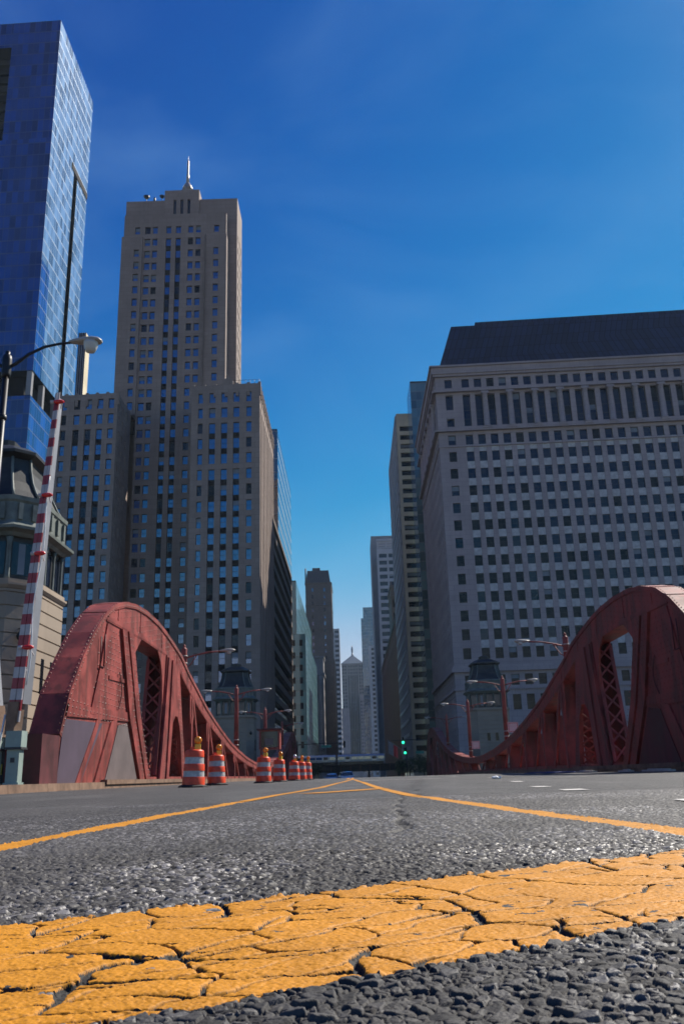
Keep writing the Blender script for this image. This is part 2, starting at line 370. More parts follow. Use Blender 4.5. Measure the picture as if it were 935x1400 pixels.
# ------------------------------------------------------------------ buildings
WCACHE = {}
class Building:
    def __init__(s, name, label, cat, loc, group=None):
        s.o = thing(name, label, cat, loc, group); s.wins = []; s.loc = loc
    def facade(s, P, ang, W, z0, z1, cols, rows, wall, depth=.35, fn=None, kind='window_blue', sp='spandrel_dark', pname='wall', blind=.12, dimf=.15, spd=.75, tone=None):
        """A wall with real openings. P = lower left corner seen from outside, ang = direction of the wall's run (radians from +X)."""
        u = np.array((math.cos(ang), math.sin(ang), 0)); n = np.array((u[1], -u[0], 0)); P = np.array((P[0], P[1], 0.))
        uc = sorted({0., float(W)} | {round(q, 3) for c in cols for q in c[:2]}); vc = sorted({float(z0), float(z1)} | {round(q, 3) for r in rows for q in r[:2]})
        ci = [next((k for k, c in enumerate(cols) if c[0] - 1e-4 <= a and b <= c[1] + 1e-4), None) for a, b in zip(uc, uc[1:])]
        ri = [next((k for k, r in enumerate(rows) if r[0] - 1e-4 <= a and b <= r[1] + 1e-4), None) for a, b in zip(vc, vc[1:])]
        nu, nv = len(uc) - 1, len(vc) - 1
        K = [['w'] * nv for _ in range(nu)]
        for i in range(nu):
            for j in range(nv):
                if ci[i] is None: continue
                below = ri[j] if ri[j] is not None else (ri[j - 1] if j > 0 else None)
                k = (fn(ci[i], ri[j], below) if fn else ('o' if ri[j] is not None else 'w'))
                K[i][j] = k or 'w'
        D = {'w': 0., 'o': depth, 's': depth * spd, 'p': depth * .35}
        mb = MB(); pt = lambda a, z, d: P + u * a - n * d + np.array((0, 0, z))
        for j in range(nv):
            i = 0
            while i < nu:
                k = K[i][j]; e = i + 1
                if k in 'w':
                    while e < nu and K[e][j] == 'w': e += 1
                a, b, c, d = uc[i], uc[e], vc[j], vc[j + 1]
                if k == 'o': s.wins.append((pt(a, c, depth), u, b - a, d - c, s.pick(kind, blind, dimf, tone, P + u * a, c)))
                else: mb.face([pt(a, c, D[k]), pt(b, c, D[k]), pt(b, d, D[k]), pt(a, d, D[k])], {'w': 0, 's': 1, 'p': 2}[k], [(a, c), (b, c), (b, d), (a, d)])
                i = e
        for i in range(nu):
            for j in range(nv):
                d0 = D[K[i][j]]; a, b, c, e = uc[i], uc[i + 1], vc[j], vc[j + 1]
                if d0 == 0: continue
                for (di, dj, q) in ((-1, 0, (a, c, a, e)), (1, 0, (b, e, b, c)), (0, -1, (b, c, a, c)), (0, 1, (a, e, b, e))):
                    I, J = i + di, j + dj; d1 = D[K[I][J]] if 0 <= I < nu and 0 <= J < nv else 0.
                    if d1 < d0 - 1e-6:
                        a0, z0_, a1, z1_ = q
                        mb.face([pt(a0, z0_, d1), pt(a0, z0_, d0), pt(a1, z1_, d0), pt(a1, z1_, d1)], 0, [(a0, z0_), (a0 + .1, z0_), (a1 + .1, z1_), (a1, z1_)])
        return mb.build(pname, [wall, sp, 'spandrel_stone'], s.o)
    def pick(s, kind, blind, dimf, tone, p, z):
        r = random.random()
        if tone: kind, blind, dimf = tone(p, z, kind, blind, dimf)
        if r < blind: return kind + '+'
        return 'window_dark' if r < blind + dimf * .4 else ('window_dim' if r < blind + dimf else kind)
    def flat(s, P, ang, W, z0, z1, mat, pname='wall', d=0.):
        u = np.array((math.cos(ang), math.sin(ang), 0)); n = np.array((u[1], -u[0], 0)); P = np.array((P[0], P[1], 0.)) + n * d
        mb = MB(); z = np.array((0, 0, 1.))
        mb.face([P + z * z0, P + u * W + z * z0, P + u * W + z * z1, P + z * z1], 0, [(0, z0), (W, z0), (W, z1), (0, z1)])
        return mb.build(pname, mat, s.o)
    def slab(s, pts, z0, z1, mat, pname='cornice'):
        # a closed footprint (counter-clockwise) from z0 to z1
        mb = MB(); mb.rings([[(x, y, z0) for x, y in pts], [(x, y, z1) for x, y in pts]]); return mb.build(pname, mat, s.o)
    def finish(s, limit=100):
        sc = []
        for w_ in s.wins:
            p, u, ww, hh, mt = w_; c = p + u * ww / 2 + np.array((0, 0, hh / 2)); q = proj(c)
            n = np.array((u[1], -u[0], 0)); a = 0
            if q and -8 < q[0] < 943 and -8 < q[1] < 1075:
                dv = CAM_P - c; dist = np.linalg.norm(dv); a = max(0, n.dot(dv) / dist) * ww * hh / dist ** 2
            sc.append(a)
        order = np.argsort(sc)[::-1]; rest = MB()
        for r, k in enumerate(order):
            p, u, ww, hh, mt = s.wins[k]
            if r < limit and sc[k] > 0:
                key = (round(ww, 2), round(hh, 2), mt)
                if key not in WCACHE:
                    mb = MB(); s.pane(mb, np.zeros(3), np.array((1., 0, 0)), ww, hh, mt); o = mb.build('window', [mt.rstrip('+'), 'window_blind', 'bronze_frame'], s.o, False); WCACHE[key] = o.data
                else:
                    o = bpy.data.objects.new('window', WCACHE[key]); COL.objects.link(o); o.parent = s.o
                o.location = p - np.array(s.loc); o.rotation_euler = (0, 0, math.atan2(u[1], u[0]))
            else: rest_add(s, rest, p, u, ww, hh, mt)
        if rest.f:
            o = rest.build('window', ['window_blue', 'window_blind', 'bronze_frame', 'window_dim', 'window_dark', 'window_navy'], s.o); o['kind'] = 'stuff'
        return s.o
    def pane(s, mb, p, u, w_, h, mt, g=0):
        n = np.array((u[1], -u[0], 0)); Z = np.array((0, 0, 1.)); mid = h * (.5 if h < 3.2 else .33)
        q = lambda a, z, d=0.: p + u * a + Z * z + n * d
        if mt.endswith('+'):
            bh = h * (.35 + .3 * ((w_ * 7.3 + h * 3.1) % 1)); mb.face([q(0, 0), q(w_, 0), q(w_, h - bh), q(0, h - bh)], g); mb.face([q(0, h - bh), q(w_, h - bh), q(w_, h), q(0, h)], 1)
        else: mb.face([q(0, 0), q(w_, 0), q(w_, h), q(0, h)], g)
        f = .06
        for a0, a1, z0, z1 in ((0, f, 0, h), (w_ - f, w_, 0, h), (f, w_ - f, h - f, h), (f, w_ - f, 0, f), (f, w_ - f, mid - f / 2, mid + f / 2)):
            mb.face([q(a0, z0, .04), q(a1, z0, .04), q(a1, z1, .04), q(a0, z1, .04)], 2)
def rest_add(s, mb, p, u, w_, h, mt):
    s.pane(mb, p, u, w_, h, mt, {'window_blue': 0, 'window_dim': 3, 'window_dark': 4, 'window_navy': 5}[mt.rstrip('+')])

def cols_even(W, n, w_, m0=0., m1=0.):
    g = (W - m0 - m1) / n
    return [(m0 + g * (i + .5) - w_ / 2, m0 + g * (i + .5) + w_ / 2) for i in range(n)]
def rows_even(z0, n, step, sill, h): return [(z0 + i * step + sill, z0 + i * step + sill + h) for i in range(n)]

SK = math.radians(-2.5); US = np.array((math.cos(SK), math.sin(SK)))
UP, DOWN = PI / 2, -PI / 2        # run of a wall facing the street from the left / from the right
BASE = -1.2

# ------------------------------------------------------------------ stone skyscraper on the left corner
b = Building('stone_skyscraper', 'tall setback stone skyscraper with a mast on its roof, on the left street corner', 'skyscraper', (-17, 165, BASE))
def front_pt(x, y0=165., x0=-17.): return (x, y0 + (x0 - x) * math.tan(-SK))
R23 = [(75.2 - 3.37 * k, 77.4 - 3.37 * k) for k in range(22, -1, -1)]; nR = len(R23)
def wing_fn(mid):
    return lambda c, r, bl: 'o' if r is not None else ('s' if bl is not None and c in mid and bl < nR - 2 and bl not in (nR - 3, nR - 6) else 'w')
def stone_tone(p, z, kind, blind, dimf):
    return (kind, .10, .12) if z > 30 else (kind, .12, .35)
W = 14.2
b.facade(front_pt(-31.2), SK, W, BASE, 79.2, [(1.4, 2.4), (3.7, 5.0), (6.2, 7.5), (8.7, 10.0), (11.4, 12.5)], R23, 'limestone_warm', .4, wing_fn((1, 2, 3)), tone=stone_tone)
b.facade(front_pt(-60.2, 165), SK, 13.4, BASE, 78.6, [(1.6, 2.7), (4.2, 5.5), (6.7, 8.0), (9.1, 10.4), (11.5, 12.7)], R23, 'limestone_warm', .4, wing_fn((1, 2, 3)), tone=stone_tone)
b.facade((-46.81, 166.3), UP, 11, BASE, 78.6, [(1.5, 2.3), (4.2, 5.0), (7., 7.8)], R23, 'limestone_warm', .4, tone=stone_tone)
b.facade((-17, 165), UP, 32, BASE, 79.2, cols_even(32, 10, 1.5), R23, 'limestone_warm', .75, lambda c, r, bl: 'o' if r is not None else ('s' if bl is not None and bl < nR - 2 else 'w'), tone=stone_tone)
TR = [(124.5 - 3.24 * k, 126.4 - 3.24 * k) for k in range(37, -1, -1)]; nT = len(TR)
def tower_fn(c, r, bl): return 'o' if r is not None else ('s' if bl is not None and c in (2, 3) and bl < nT - 2 else 'w')
b.facade((-45.7, 177.), 0, 14.9, BASE, 129.6, [(.4, 1.7), (2.2, 3.4), (5.4, 6.6), (7.7, 8.9), (10.6, 11.8), (12.4, 13.6)][:6], TR, 'limestone_warm', .4, lambda c, r, bl: 'o' if r is not None else ('s' if bl is not None and c in (2, 3) and bl < nT - 2 else 'w'), tone=stone_tone)
b.facade((-50.6, 176.4), 0, 4.9, 78, 123.3, [(3.0, 4.2)], [r for r in TR if 79 < r[0] and r[1] < 123], 'limestone_warm', .4, tone=stone_tone)
b.facade((-30.8, 176.4), 0, 4.9, 79, 123.3, [(1.8, 3.0)], [r for r in TR if 80 < r[0] and r[1] < 123], 'limestone_warm', .4, tone=stone_tone)
b.facade((-50.3, 177.), 0, 4.6, 123.3, 129.6, [(2.6, 3.8)], [(124.5, 126.4)], 'limestone_warm', .4)
b.facade((-30.8, 177.), 0, 4.7, 123.3, 129.6, [(1.8, 3.0)], [(124.5, 126.4)], 'limestone_warm', .4)
b.flat((-25.9, 176.4), UP, 3.6, 79, 123.3, 'limestone_warm'); b.flat((-26.1, 177.), UP, 3, 123.3, 129.6, 'limestone_warm')
b.flat((-30.8, 176.4), PI + UP, .6, 79, 123.3, 'limestone_warm'); b.flat((-45.7, 176.4), UP, .6, 78, 123.3, 'limestone_warm')
b.slab([(-50.6, 176.4), (-45.7, 176.4), (-45.7, 177), (-50.6, 177)], 123.3, 123.5, 'limestone_warm', 'ledge'); b.slab([(-30.8, 176.4), (-25.9, 176.4), (-25.9, 177), (-30.8, 177)], 123.3, 123.5, 'limestone_warm', 'ledge')
b.slab([(-50.3, 177), (-26.1, 177), (-26.1, 180), (-50.3, 180)], 129.55, 129.8, 'limestone_warm', 'ledge')
b.flat((-50.9, 180.), 0, 27, 78, 135.9, 'limestone_warm')
b.facade((-23.9, 180.), UP, 9, 78, 135.9, [(1.5, 2.4), (4., 4.9), (6.6, 7.5)], [r for r in TR if r[0] > 80], 'limestone_warm', .5, tone=stone_tone)
b.flat((-50.9, 189), -UP, 9, 78, 135.9, 'limestone_warm'); b.flat((-23.9, 189.), PI, 27, 78, 135.9, 'limestone_warm')
b.slab([(-50.9, 180.1), (-24, 180.1), (-24, 188.9), (-50.9, 188.9)], 135.7, 135.8, 'roof_felt', 'roof')
b.facade((-41.5, 179.4), 0, 8.4, 128.6, 138.3, [(2.2, 2.9), (3.9, 4.6), (5.6, 6.3)], [(131.2, 135.6)], 'limestone_warm', .4, kind='window_dim', blind=0)
b.flat((-33.1, 179.4), UP, 7, 129.8, 138.3, 'limestone_warm'); b.flat((-41.5, 186.4), DOWN, 7, 129.8, 138.3, 'limestone_warm'); b.flat((-33.1, 186.4), PI, 8.4, 129.8, 138.3, 'limestone_warm')
b.slab([(-41.4, 179.5), (-33.2, 179.5), (-33.2, 186.3), (-41.4, 186.3)], 138.1, 138.2, 'roof_felt', 'roof')
for x0, x1, y0, y1, z in ((-31.2, -17.02, 166.0, 197, 79.0), (-60.2, -46.83, 168.4, 189, 78.4)):
    b.slab([(x0, y0), (x1, y0), (x1, y1), (x0, y1)], z, z + .1, 'roof_felt', 'roof')
b.flat((-17, 197), PI, 14.2, BASE, 79.2, 'limestone_warm'); b.flat((-31.2, 197), DOWN, 31.4, 78, 79.2, 'limestone_warm'); b.flat((-60.2, 189), DOWN, 20, BASE, 78.6, 'limestone_warm'); b.flat((-46.8, 189), PI, 13.4, BASE, 78.6, 'limestone_warm')
b.flat((-31.2, 177.02), DOWN, 11.4, BASE, 79.2, 'limestone_warm')
# stepped parapet blocks along both wings
for x0, n_, st, zz in ((-31.2, 6, 2.36, 79.2), (-60.2, 6, 2.23, 78.6)):
    for k in range(n_ + 1):
        x = x0 + .25 + k * st * .98; y = 165.3 + (-17 - x) * math.tan(-SK); mb = MB(); mb.box(x - .3, x + .3, y - .25, y + .35, zz - 2.6, zz + .35); mb.build('parapet_block', 'limestone_warm', b.o)
for k in range(15):
    mb = MB(); mb.box(-17.25, -16.85, 165.6 + k * 2.2, 166.2 + k * 2.2, 76.8, 79.6); mb.build('parapet_block', 'limestone_warm', b.o)
mb = MB(); mb.box(-24.6, -22.6, 165.4, 165.9, 79.2, 80.2); mb.face([(-24.6, 165.4, 80.2), (-22.6, 165.4, 80.2), (-23.6, 165.4, 81.2)]); mb.build('pediment', 'limestone_warm', b.o)
mb = MB()
for k in range(8): mb.tube([(-24 + .98 * k, 165.9, 79.2), (-24 + .98 * k, 165.9, 80.4)], .04, 5)
mb.tube([(-24, 165.9, 80.4), (-17.1, 165.9, 80.4)], .04, 5); mb.build('railing', 'black_iron', b.o)
for x in (-57, -51): 
    pass
mb = MB(); c = (-36.7, 183.)
mb.lathe((*c, 136.3), [(1.5, 0), (1.5, 3.0), (1.05, 3.1), (1.05, 4.6), (1.3, 4.7), (1.3, 5.1), (1.0, 5.9), (.55, 6.6), (.35, 7.0)], 12, 0)
for k in range(8): a = k * PI / 4; mb.bar((c[0] + 1.25 * math.cos(a), c[1] + 1.25 * math.sin(a), 139.3), (c[0] + 1.3 * math.cos(a), c[1] + 1.3 * math.sin(a), 141.2), .2, .2)
mb.build('lantern', 'spire_metal', b.o)
mb = MB(); mb.tube([(*c, 143.2), (*c, 145.4), (*c, 145.5), (*c, 149.6), (*c, 149.7), (*c, 151)], [.4, .36, .26, .24, .1, .05], 8); mb.build('mast', 'spire_metal', b.o)
for x, y, r in ((-46.2, 180.6, .8), (-42.4, 180.6, .65)):
    mb = MB(); mb.tube([(x, y, 135.7), (x, y, 136.9)], .08, 6); mb.lathe((x, y, 137.4), [(.05, -.35), (r * .6, -.2), (r, .25), (r * .6, .1), (.05, -.2)], 12); mb.build('dish_aerial', 'black_iron', b.o)
mb = MB(); mb.tube([(-44.2, 180.6, 135.7), (-44.2, 180.6, 137.2)], .28, 8); mb.build('vent_pipe', 'black_iron', b.o)
b.finish()

# ------------------------------------------------------------------ stone office block with the mansard roof on the right corner
b = Building('mansard_office_block', 'broad grey stone office block with dark mansard roof and a row of columns', 'office block', (19.4, 165, BASE))
RBR = [(11.2, 14.0), (15.7, 17.7)] + [(20.7 + 3.6 * k, 22.8 + 3.6 * k) for k in range(13)]
rb_lo = [(4.4, 8.4)] + RBR
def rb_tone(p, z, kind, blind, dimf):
    e = (p[0] - 19.4) * .55 + (z - 18) * .75          # darker glass at lower left, a dark street's reflection put into the pane choice
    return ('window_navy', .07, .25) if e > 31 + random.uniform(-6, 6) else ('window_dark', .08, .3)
LW = 70.
cA = [(1.9, 3.4)] + [(5.4 + 2.54 * k, 6.9 + 2.54 * k) for k in range(25)]
def rb_fn(c, r, bl): return 'o' if r is not None else ('p' if c > 0 and bl is not None and 3 <= bl < 15 else 'w')
def rb_face(P, ang, L, cols, tone):
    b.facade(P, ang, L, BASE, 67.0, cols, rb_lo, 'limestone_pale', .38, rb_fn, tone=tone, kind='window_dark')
    # the order of columns: tall paired openings between them, a solid corner bay
    def ord_fn(c, r, bl):
        if c == 0: return 'o' if r in (0, 2) else None
        return 'o'
    b.facade(P, ang, L, 67.0, 75.4, cols, [(67.9, 69.7), (69.7, 71.6), (71.6, 74.9)] , 'limestone_pale', .7, lambda c, r, bl: ('o' if c or r != 1 else 'w') if r is not None else 'w', tone=tone, kind='window_dark')
    b.facade(P, ang, L, 75.4, 81.2, cols, [(76.5, 78.4)], 'limestone_pale', .35, tone=tone, kind='window_dark')
    u = np.array((math.cos(ang), math.sin(ang))); n = np.array((u[1], -u[0])); P = np.array(P)
    for k in range(1, len(cols) - 1, 2):
        a = (cols[k + 1][1] + (cols[k + 2][0] if k + 2 < len(cols) else cols[k + 1][1] + 1.04)) / 2
        if a > L - .8: break
        q = P + u * a + n * .15; mb = MB()
        mb.lathe((q[0], q[1], 0), [(.72, 67.35), (.72, 67.8), (.6, 67.95), (.58, 71), (.5, 74.4), (.62, 74.6), (.62, 74.75)], 12)
        mb.obox((q[0], q[1], 75.0), (*u, 0), (*n, 0), (0, 0, 1), .8, .66, .26); mb.obox((q[0] + n[0] * .05, q[1] + n[1] * .05, 67.2), (*u, 0), (*n, 0), (0, 0, 1), .85, .7, .15)
        mb.build('column', 'limestone_pale', b.o)
    for nm, z0, z1, d in (('belt_course', 18.3, 19.0, .55), ('belt_course', 19.0, 19.5, .3), ('belt_course', 14.9, 15.3, .3), ('belt_course', 66.7, 67.2, .75), ('belt_course', 63.4, 63.65, .18), ('entablature', 75.4, 75.9, .8), ('cornice', 79.0, 79.5, .5), ('cornice', 79.5, 80.9, .75), ('cornice', 80.9, 81.3, 1.1)):
        mb = MB(); c = P + u * L / 2 + n * (d / 2 - .05); mb.obox((c[0], c[1], (z0 + z1) / 2), (*u, 0), (*n, 0), (0, 0, 1), L / 2 + d * .0 + (d if nm == 'cornice' else d * .6), d / 2 + .05, (z1 - z0) / 2)
        mb.build(nm, 'limestone_pale', b.o)
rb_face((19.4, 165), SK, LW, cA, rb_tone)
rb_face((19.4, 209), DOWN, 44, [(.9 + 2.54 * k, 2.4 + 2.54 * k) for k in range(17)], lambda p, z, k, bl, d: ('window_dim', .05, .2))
fe = np.array((19.4, 165)) + US * LW; b.flat(tuple(fe), UP, 46, BASE, 81.2, 'limestone_pale'); b.flat((fe[0], 209), PI, fe[0] - 19.4, BASE, 81.2, 'limestone_pale')
mb = MB()
q0 = [(20.4, 166), (fe[0] - 1, fe[1] + 1), (fe[0] - 1, 208), (20.4, 208)]; q1 = [(24.2, 169.8), (fe[0] - 4.5, fe[1] + 4.8), (fe[0] - 4.5, 204.2), (24.2, 204.2)]
mb.rings([[(x, y, 81.3) for x, y in q0], [(x, y, 93.4) for x, y in q1]], 0, False, True); mb.build('mansard_roof', 'mansard_slate', b.o)
mb = MB(); mb.rings([[(x, y, 93.3) for x, y in ((29.4, 170.6), (fe[0] - 6, fe[1] + 5.6), (fe[0] - 6, 203), (29.4, 203))], [(x, y, 94.9) for x, y in ((29.7, 170.9), (fe[0] - 6.3, fe[1] + 5.9), (fe[0] - 6.3, 203), (29.7, 203))]]); mb.build('roof_screen', 'mansard_slate', b.o)
mb = MB(); mb.tube([(53.5, 172, 94.8), (53.5, 172, 95.6), (55, 172, 95.6), (55, 172, 94.8)], .07, 5); mb.build('roof_rail', 'black_iron', b.o)
b.finish()

# ------------------------------------------------------------------ glass tower on the far left
b = Building('glass_tower', 'very tall blue glass tower cut by the left edge, brighter on its right side', 'skyscraper', (-72.5, 185, BASE))
L = 75.; P = np.array((-72.5, 185.)) - US * L
b.flat(tuple(P), SK, L, 94, 160, 'glass_tower_blue', 'curtain_wall')
PW = 62.; b.flat(tuple(P), SK, PW - 8, 160, 198, 'glass_tower_blue', 'curtain_wall')
# a tall dark slot in the front
mb = MB()
def sk(u_, d, z): q = P + US * u_ + np.array((-US[1], US[0])) * d; return (q[0], q[1], z)
b.flat(sk(L - 13, 0, 0)[:2], SK, 13, 160, 198, 'glass_tower_blue', 'curtain_wall')
for z0, z1 in ((180, 191),):
    b.flat(sk(PW - 8, 0, 0)[:2], SK, L - 13 - PW + 8, 190, 198, 'glass_tower_blue', 'curtain_wall')
for k in range(10): mb.box(sk(PW - 8, 3, 0)[0], sk(L - 13.1, 3, 0)[0], sk(PW, 3, 0)[1], sk(PW, 3.4, 0)[1] + .5, 160.2 + 3 * k, 162 + 3 * k)
mb.face([sk(PW - 8, 4, 160), sk(L - 13, 4, 160), sk(L - 13, 4, 190), sk(PW - 8, 4, 190)]); mb.face([sk(L - 13, 0, 160), sk(L - 13, 0, 190), sk(L - 13, 4, 190), sk(L - 13, 4, 160)])
mb.build('louvre_bay', 'spandrel_dark', b.o)
X = -72.5
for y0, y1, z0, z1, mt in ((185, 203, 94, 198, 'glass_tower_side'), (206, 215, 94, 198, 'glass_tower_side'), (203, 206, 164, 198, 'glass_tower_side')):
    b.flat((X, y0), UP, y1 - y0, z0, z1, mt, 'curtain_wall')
b.flat((X, 185.), UP, 5.5, 94, 124, 'glass_tower_blue', 'curtain_wall', .06)  # blue reflection on the side, put in as a sheet of darker glass
mb = MB(); mb.face([(X - 1.5, 203, 94), (X - 1.5, 206, 94), (X - 1.5, 206, 164), (X - 1.5, 203, 164)]); mb.face([(X, 203, 94), (X - 1.5, 203, 94), (X - 1.5, 203, 164), (X, 203, 164)]); mb.face([(X - 1.5, 206, 94), (X, 206, 94), (X, 206, 164), (X - 1.5, 206, 164)])
mb.box(X - .3, X + .15, 201, 215, 163.5, 165.3); mb.build('recessed_slot', 'spandrel_dark', b.o)
b.flat(tuple(P), SK, L, BASE, 87.5, 'glass_tower_blue', 'curtain_wall'); b.flat((X, 185), UP, 30, BASE, 87.5, 'glass_tower_blue', 'curtain_wall')
b.slab([sk(0, 3, 0)[:2], sk(L - 3, 3, 0)[:2], (X - 3, 213), (P[0], 213)], 87.4, 94, 'spandrel_dark', 'plant_floor')
for k in range(6): mb = MB(); q = sk(L - .8 - k * 9, .8, 0); mb.box(q[0] - .6, q[0] + .6, q[1] - .6, q[1] + .6, 87.4, 94.); mb.build('pier', 'concrete_grey', b.o)
mb = MB()
for k in range(3): mb.box(X - 1.4, X - .2, 193 + 9 * k, 194.2 + 9 * k, 87.4, 94.)
mb.build('pier', 'concrete_grey', b.o)
for z in (87.4, 93.9, 197.9): b.slab([sk(0, .05, 0)[:2], sk(L - .1, .05, 0)[:2], (X - .05, 214.9), (P[0], 214.9)], z, z + .3, 'spandrel_dark', 'floor_edge')
b.flat((X, 215), PI, L, BASE, 198, 'glass_tower_blue', 'curtain_wall')
b.finish()

b = Building('ribbed_tower', 'slender pale ribbed tower just behind the big glass tower', 'skyscraper', (-79.4, 240, BASE))
mb = MB(); mb.box(-80.6, -78.3, 240, 244, BASE, 134)
for k in range(4): mb.box(-80.55 + .68 * k, -80.35 + .68 * k, 239.7, 240, BASE, 134, 1)
mb.build('wall', ['concrete_cream', 'spandrel_dark'], b.o); b.finish()

# ------------------------------------------------------------------ the left side of the street, from near to far
b = Building('striped_glass_office', 'glass office block with striped spandrels beyond the stone skyscraper', 'office block', (-17.2, 198, BASE))
b.flat((-45, 212), 0, 27.8, 60, 88, 'glass_navy', 'curtain_wall'); b.flat((-17.2, 212), UP, 50, 60, 88, 'glass_striped', 'curtain_wall')
b.slab([(-45, 212.1), (-17.3, 212.1), (-17.3, 262), (-45, 262)], 87.8, 88.3, 'spandrel_dark', 'roof_edge')
mb = MB(); mb.box(-30, -20.5, 216, 232, 88.2, 93.5); mb.build('penthouse', 'glass_navy', b.o)
b.facade((-45, 198), 0, 27.8, BASE, 60, [(.6, 27.2)], rows_even(2, 15, 3.8, 1.6, 2.2), 'concrete_grey', .5, blind=.0, kind='window_dim')
b.facade((-17.2, 198), UP, 64, BASE, 60, [(.4, 63.6)], rows_even(2, 15, 3.8, 1.5, 2.3), 'limestone_brown', .9, blind=.0, kind='window_dim')
b.slab([(-45, 198.1), (-17.3, 198.1), (-17.3, 212), (-45, 212)], 59.6, 59.9, 'roof_felt', 'roof'); b.flat((-17.2, 262), PI, 28, BASE, 88, 'concrete_grey'); b.finish()

b = Building('teal_glass_block', 'teal glass block behind the striped office, a lower wing in front', 'office block', (-17.2, 283, BASE))
b.flat((-45, 283), 0, 27.8, BASE, 63, 'glass_teal', 'curtain_wall'); b.flat((-17.2, 283), UP, 110, BASE, 63, 'glass_teal', 'curtain_wall')
b.slab([(-45, 283), (-17.25, 283), (-17.25, 393), (-45, 393)], 62.8, 63.2, 'spandrel_dark', 'roof_edge')
b.facade((-19.5, 281.5), 0, 5.2, BASE, 45, [(.7, 1.8), (3.2, 4.2)], rows_even(0, 11, 4, 1.2, 2.), 'glass_teal', .3, kind='window_dark', blind=0, dimf=.4)
b.flat((-14.3, 281.5), UP, 90, BASE, 45, 'glass_teal', 'curtain_wall'); b.slab([(-19.4, 281.6), (-14.35, 281.6), (-14.35, 371), (-19.4, 371)], 44.8, 45.1, 'spandrel_dark', 'roof_edge'); b.flat((-14.3, 371.5), PI, 5.2, BASE, 45, 'concrete_grey')
b.finish()

b = Building('columned_bank', 'grey classical bank block with columns below the brown setback tower', 'bank', (-13, 420, BASE))
b.facade((-40, 420), 0, 27, BASE, 55.5, [(a, a + 1.3) for a in (1.5 + 3 * k for k in range(8))] , rows_even(2, 8, 6.2, 1.5, 3.2), 'limestone_grey', .5, kind='window_dark')
b.facade((-13, 420), UP, 18, BASE, 55.5, cols_even(18, 5, 1.5), rows_even(2, 8, 6.2, 1.5, 3.2), 'limestone_grey', .6, kind='window_dark')
mb = MB(); mb.box(-40.3, -12.4, 419.4, 438, 47, 48.2); mb.box(-40.3, -12.5, 419.5, 438, 55.2, 56.2); mb.build('cornice', 'limestone_grey', b.o)
for k in range(5): mb = MB(); mb.lathe((-14.6 - 2.4 * k, 419.6, 0), [(.75, 12), (.6, 13), (.55, 44), (.8, 46.8)], 10); mb.build('column', 'limestone_grey', b.o)
b.finish()

b = Building('brown_setback_tower', 'brown stone setback tower with a dark crown, left of the pyramid roofed tower', 'skyscraper', (-8.6, 440, BASE))
def tone_far(p, z, k, bl, d): return (k, .25, .3)
b.facade((-22, 440), 0, 13.4, BASE, 96.5, cols_even(13.4, 6, .95, .6, .6), rows_even(0, 27, 3.5, 1.0, 1.9), 'limestone_brown', .3, tone=tone_far)
b.facade((-8.6, 440), UP, 24, BASE, 96.5, cols_even(24, 8, 1.1), rows_even(0, 27, 3.5, 1.0, 1.9), 'limestone_brown', .3, tone=tone_far)
mb = MB(); mb.rings([[(x, y, 96.6) for x, y in ((-21.8, 440.3), (-9, 440.3), (-9, 463), (-21.8, 463))], [(x, y, 103.4) for x, y in ((-20.9, 441.5), (-9.9, 441.5), (-9.9, 462), (-20.9, 462))]]); mb.box(-18.4, -14.4, 444, 450, 103.4, 105.4); mb.build('crown_roof', 'roof_felt', b.o)
mb = MB(); mb.box(-22.3, -8.3, 439.6, 465, 96, 96.7); mb.box(-22.2, -8.45, 439.7, 465, 72.6, 73.3); mb.box(-22.2, -8.45, 439.7, 465, 84.6, 85); mb.build('cornice', 'limestone_brown', b.o)
b.facade((-24, 438.6), 0, 16.2, BASE, 57, cols_even(16.2, 7, 1.), rows_even(0, 15, 3.6, 1.0, 2.), 'limestone_brown', .3, tone=tone_far); b.facade((-7.8, 438.6), UP, 40, BASE, 57, cols_even(40, 12, 1.2), rows_even(0, 15, 3.6, 1., 2.), 'limestone_brown', .3)
b.slab([(-24, 438.7), (-7.85, 438.7), (-7.85, 478), (-24, 478)], 56.9, 57.2, 'limestone_brown', 'ledge')
mb = MB(); mb.tube([(-21.8, 440.6, 96.7), (-21.8, 440.6, 104.4)], .35, 6); mb.build('chimney', 'limestone_brown', b.o)
b.flat((-8.6, 464), PI, 13.4, BASE, 96.5, 'limestone_brown'); b.flat((-22, 464), DOWN, 24, 57, 96.5, 'limestone_brown'); b.finish()

b = Building('banded_tower', 'narrow white banded tower peeping out right of the brown setback tower', 'skyscraper', (-8.2, 700, BASE))
b.facade((-30, 700), 0, 21.8, BASE, 115, [(.4, 17), (18, 21.2)], rows_even(0, 30, 3.8, 1.3, 2.1), 'concrete_white', .4, kind='window_dim', blind=0)
b.facade((-8.2, 700), UP, 30, BASE, 115, [(.5, 29.5)], rows_even(0, 30, 3.8, 1.3, 2.1), 'concrete_white', .4, kind='window_dim', blind=0); b.slab([(-30, 700.1), (-8.3, 700.1), (-8.3, 730), (-30, 730)], 114.8, 115.2, 'concrete_grey', 'roof_edge'); b.finish()

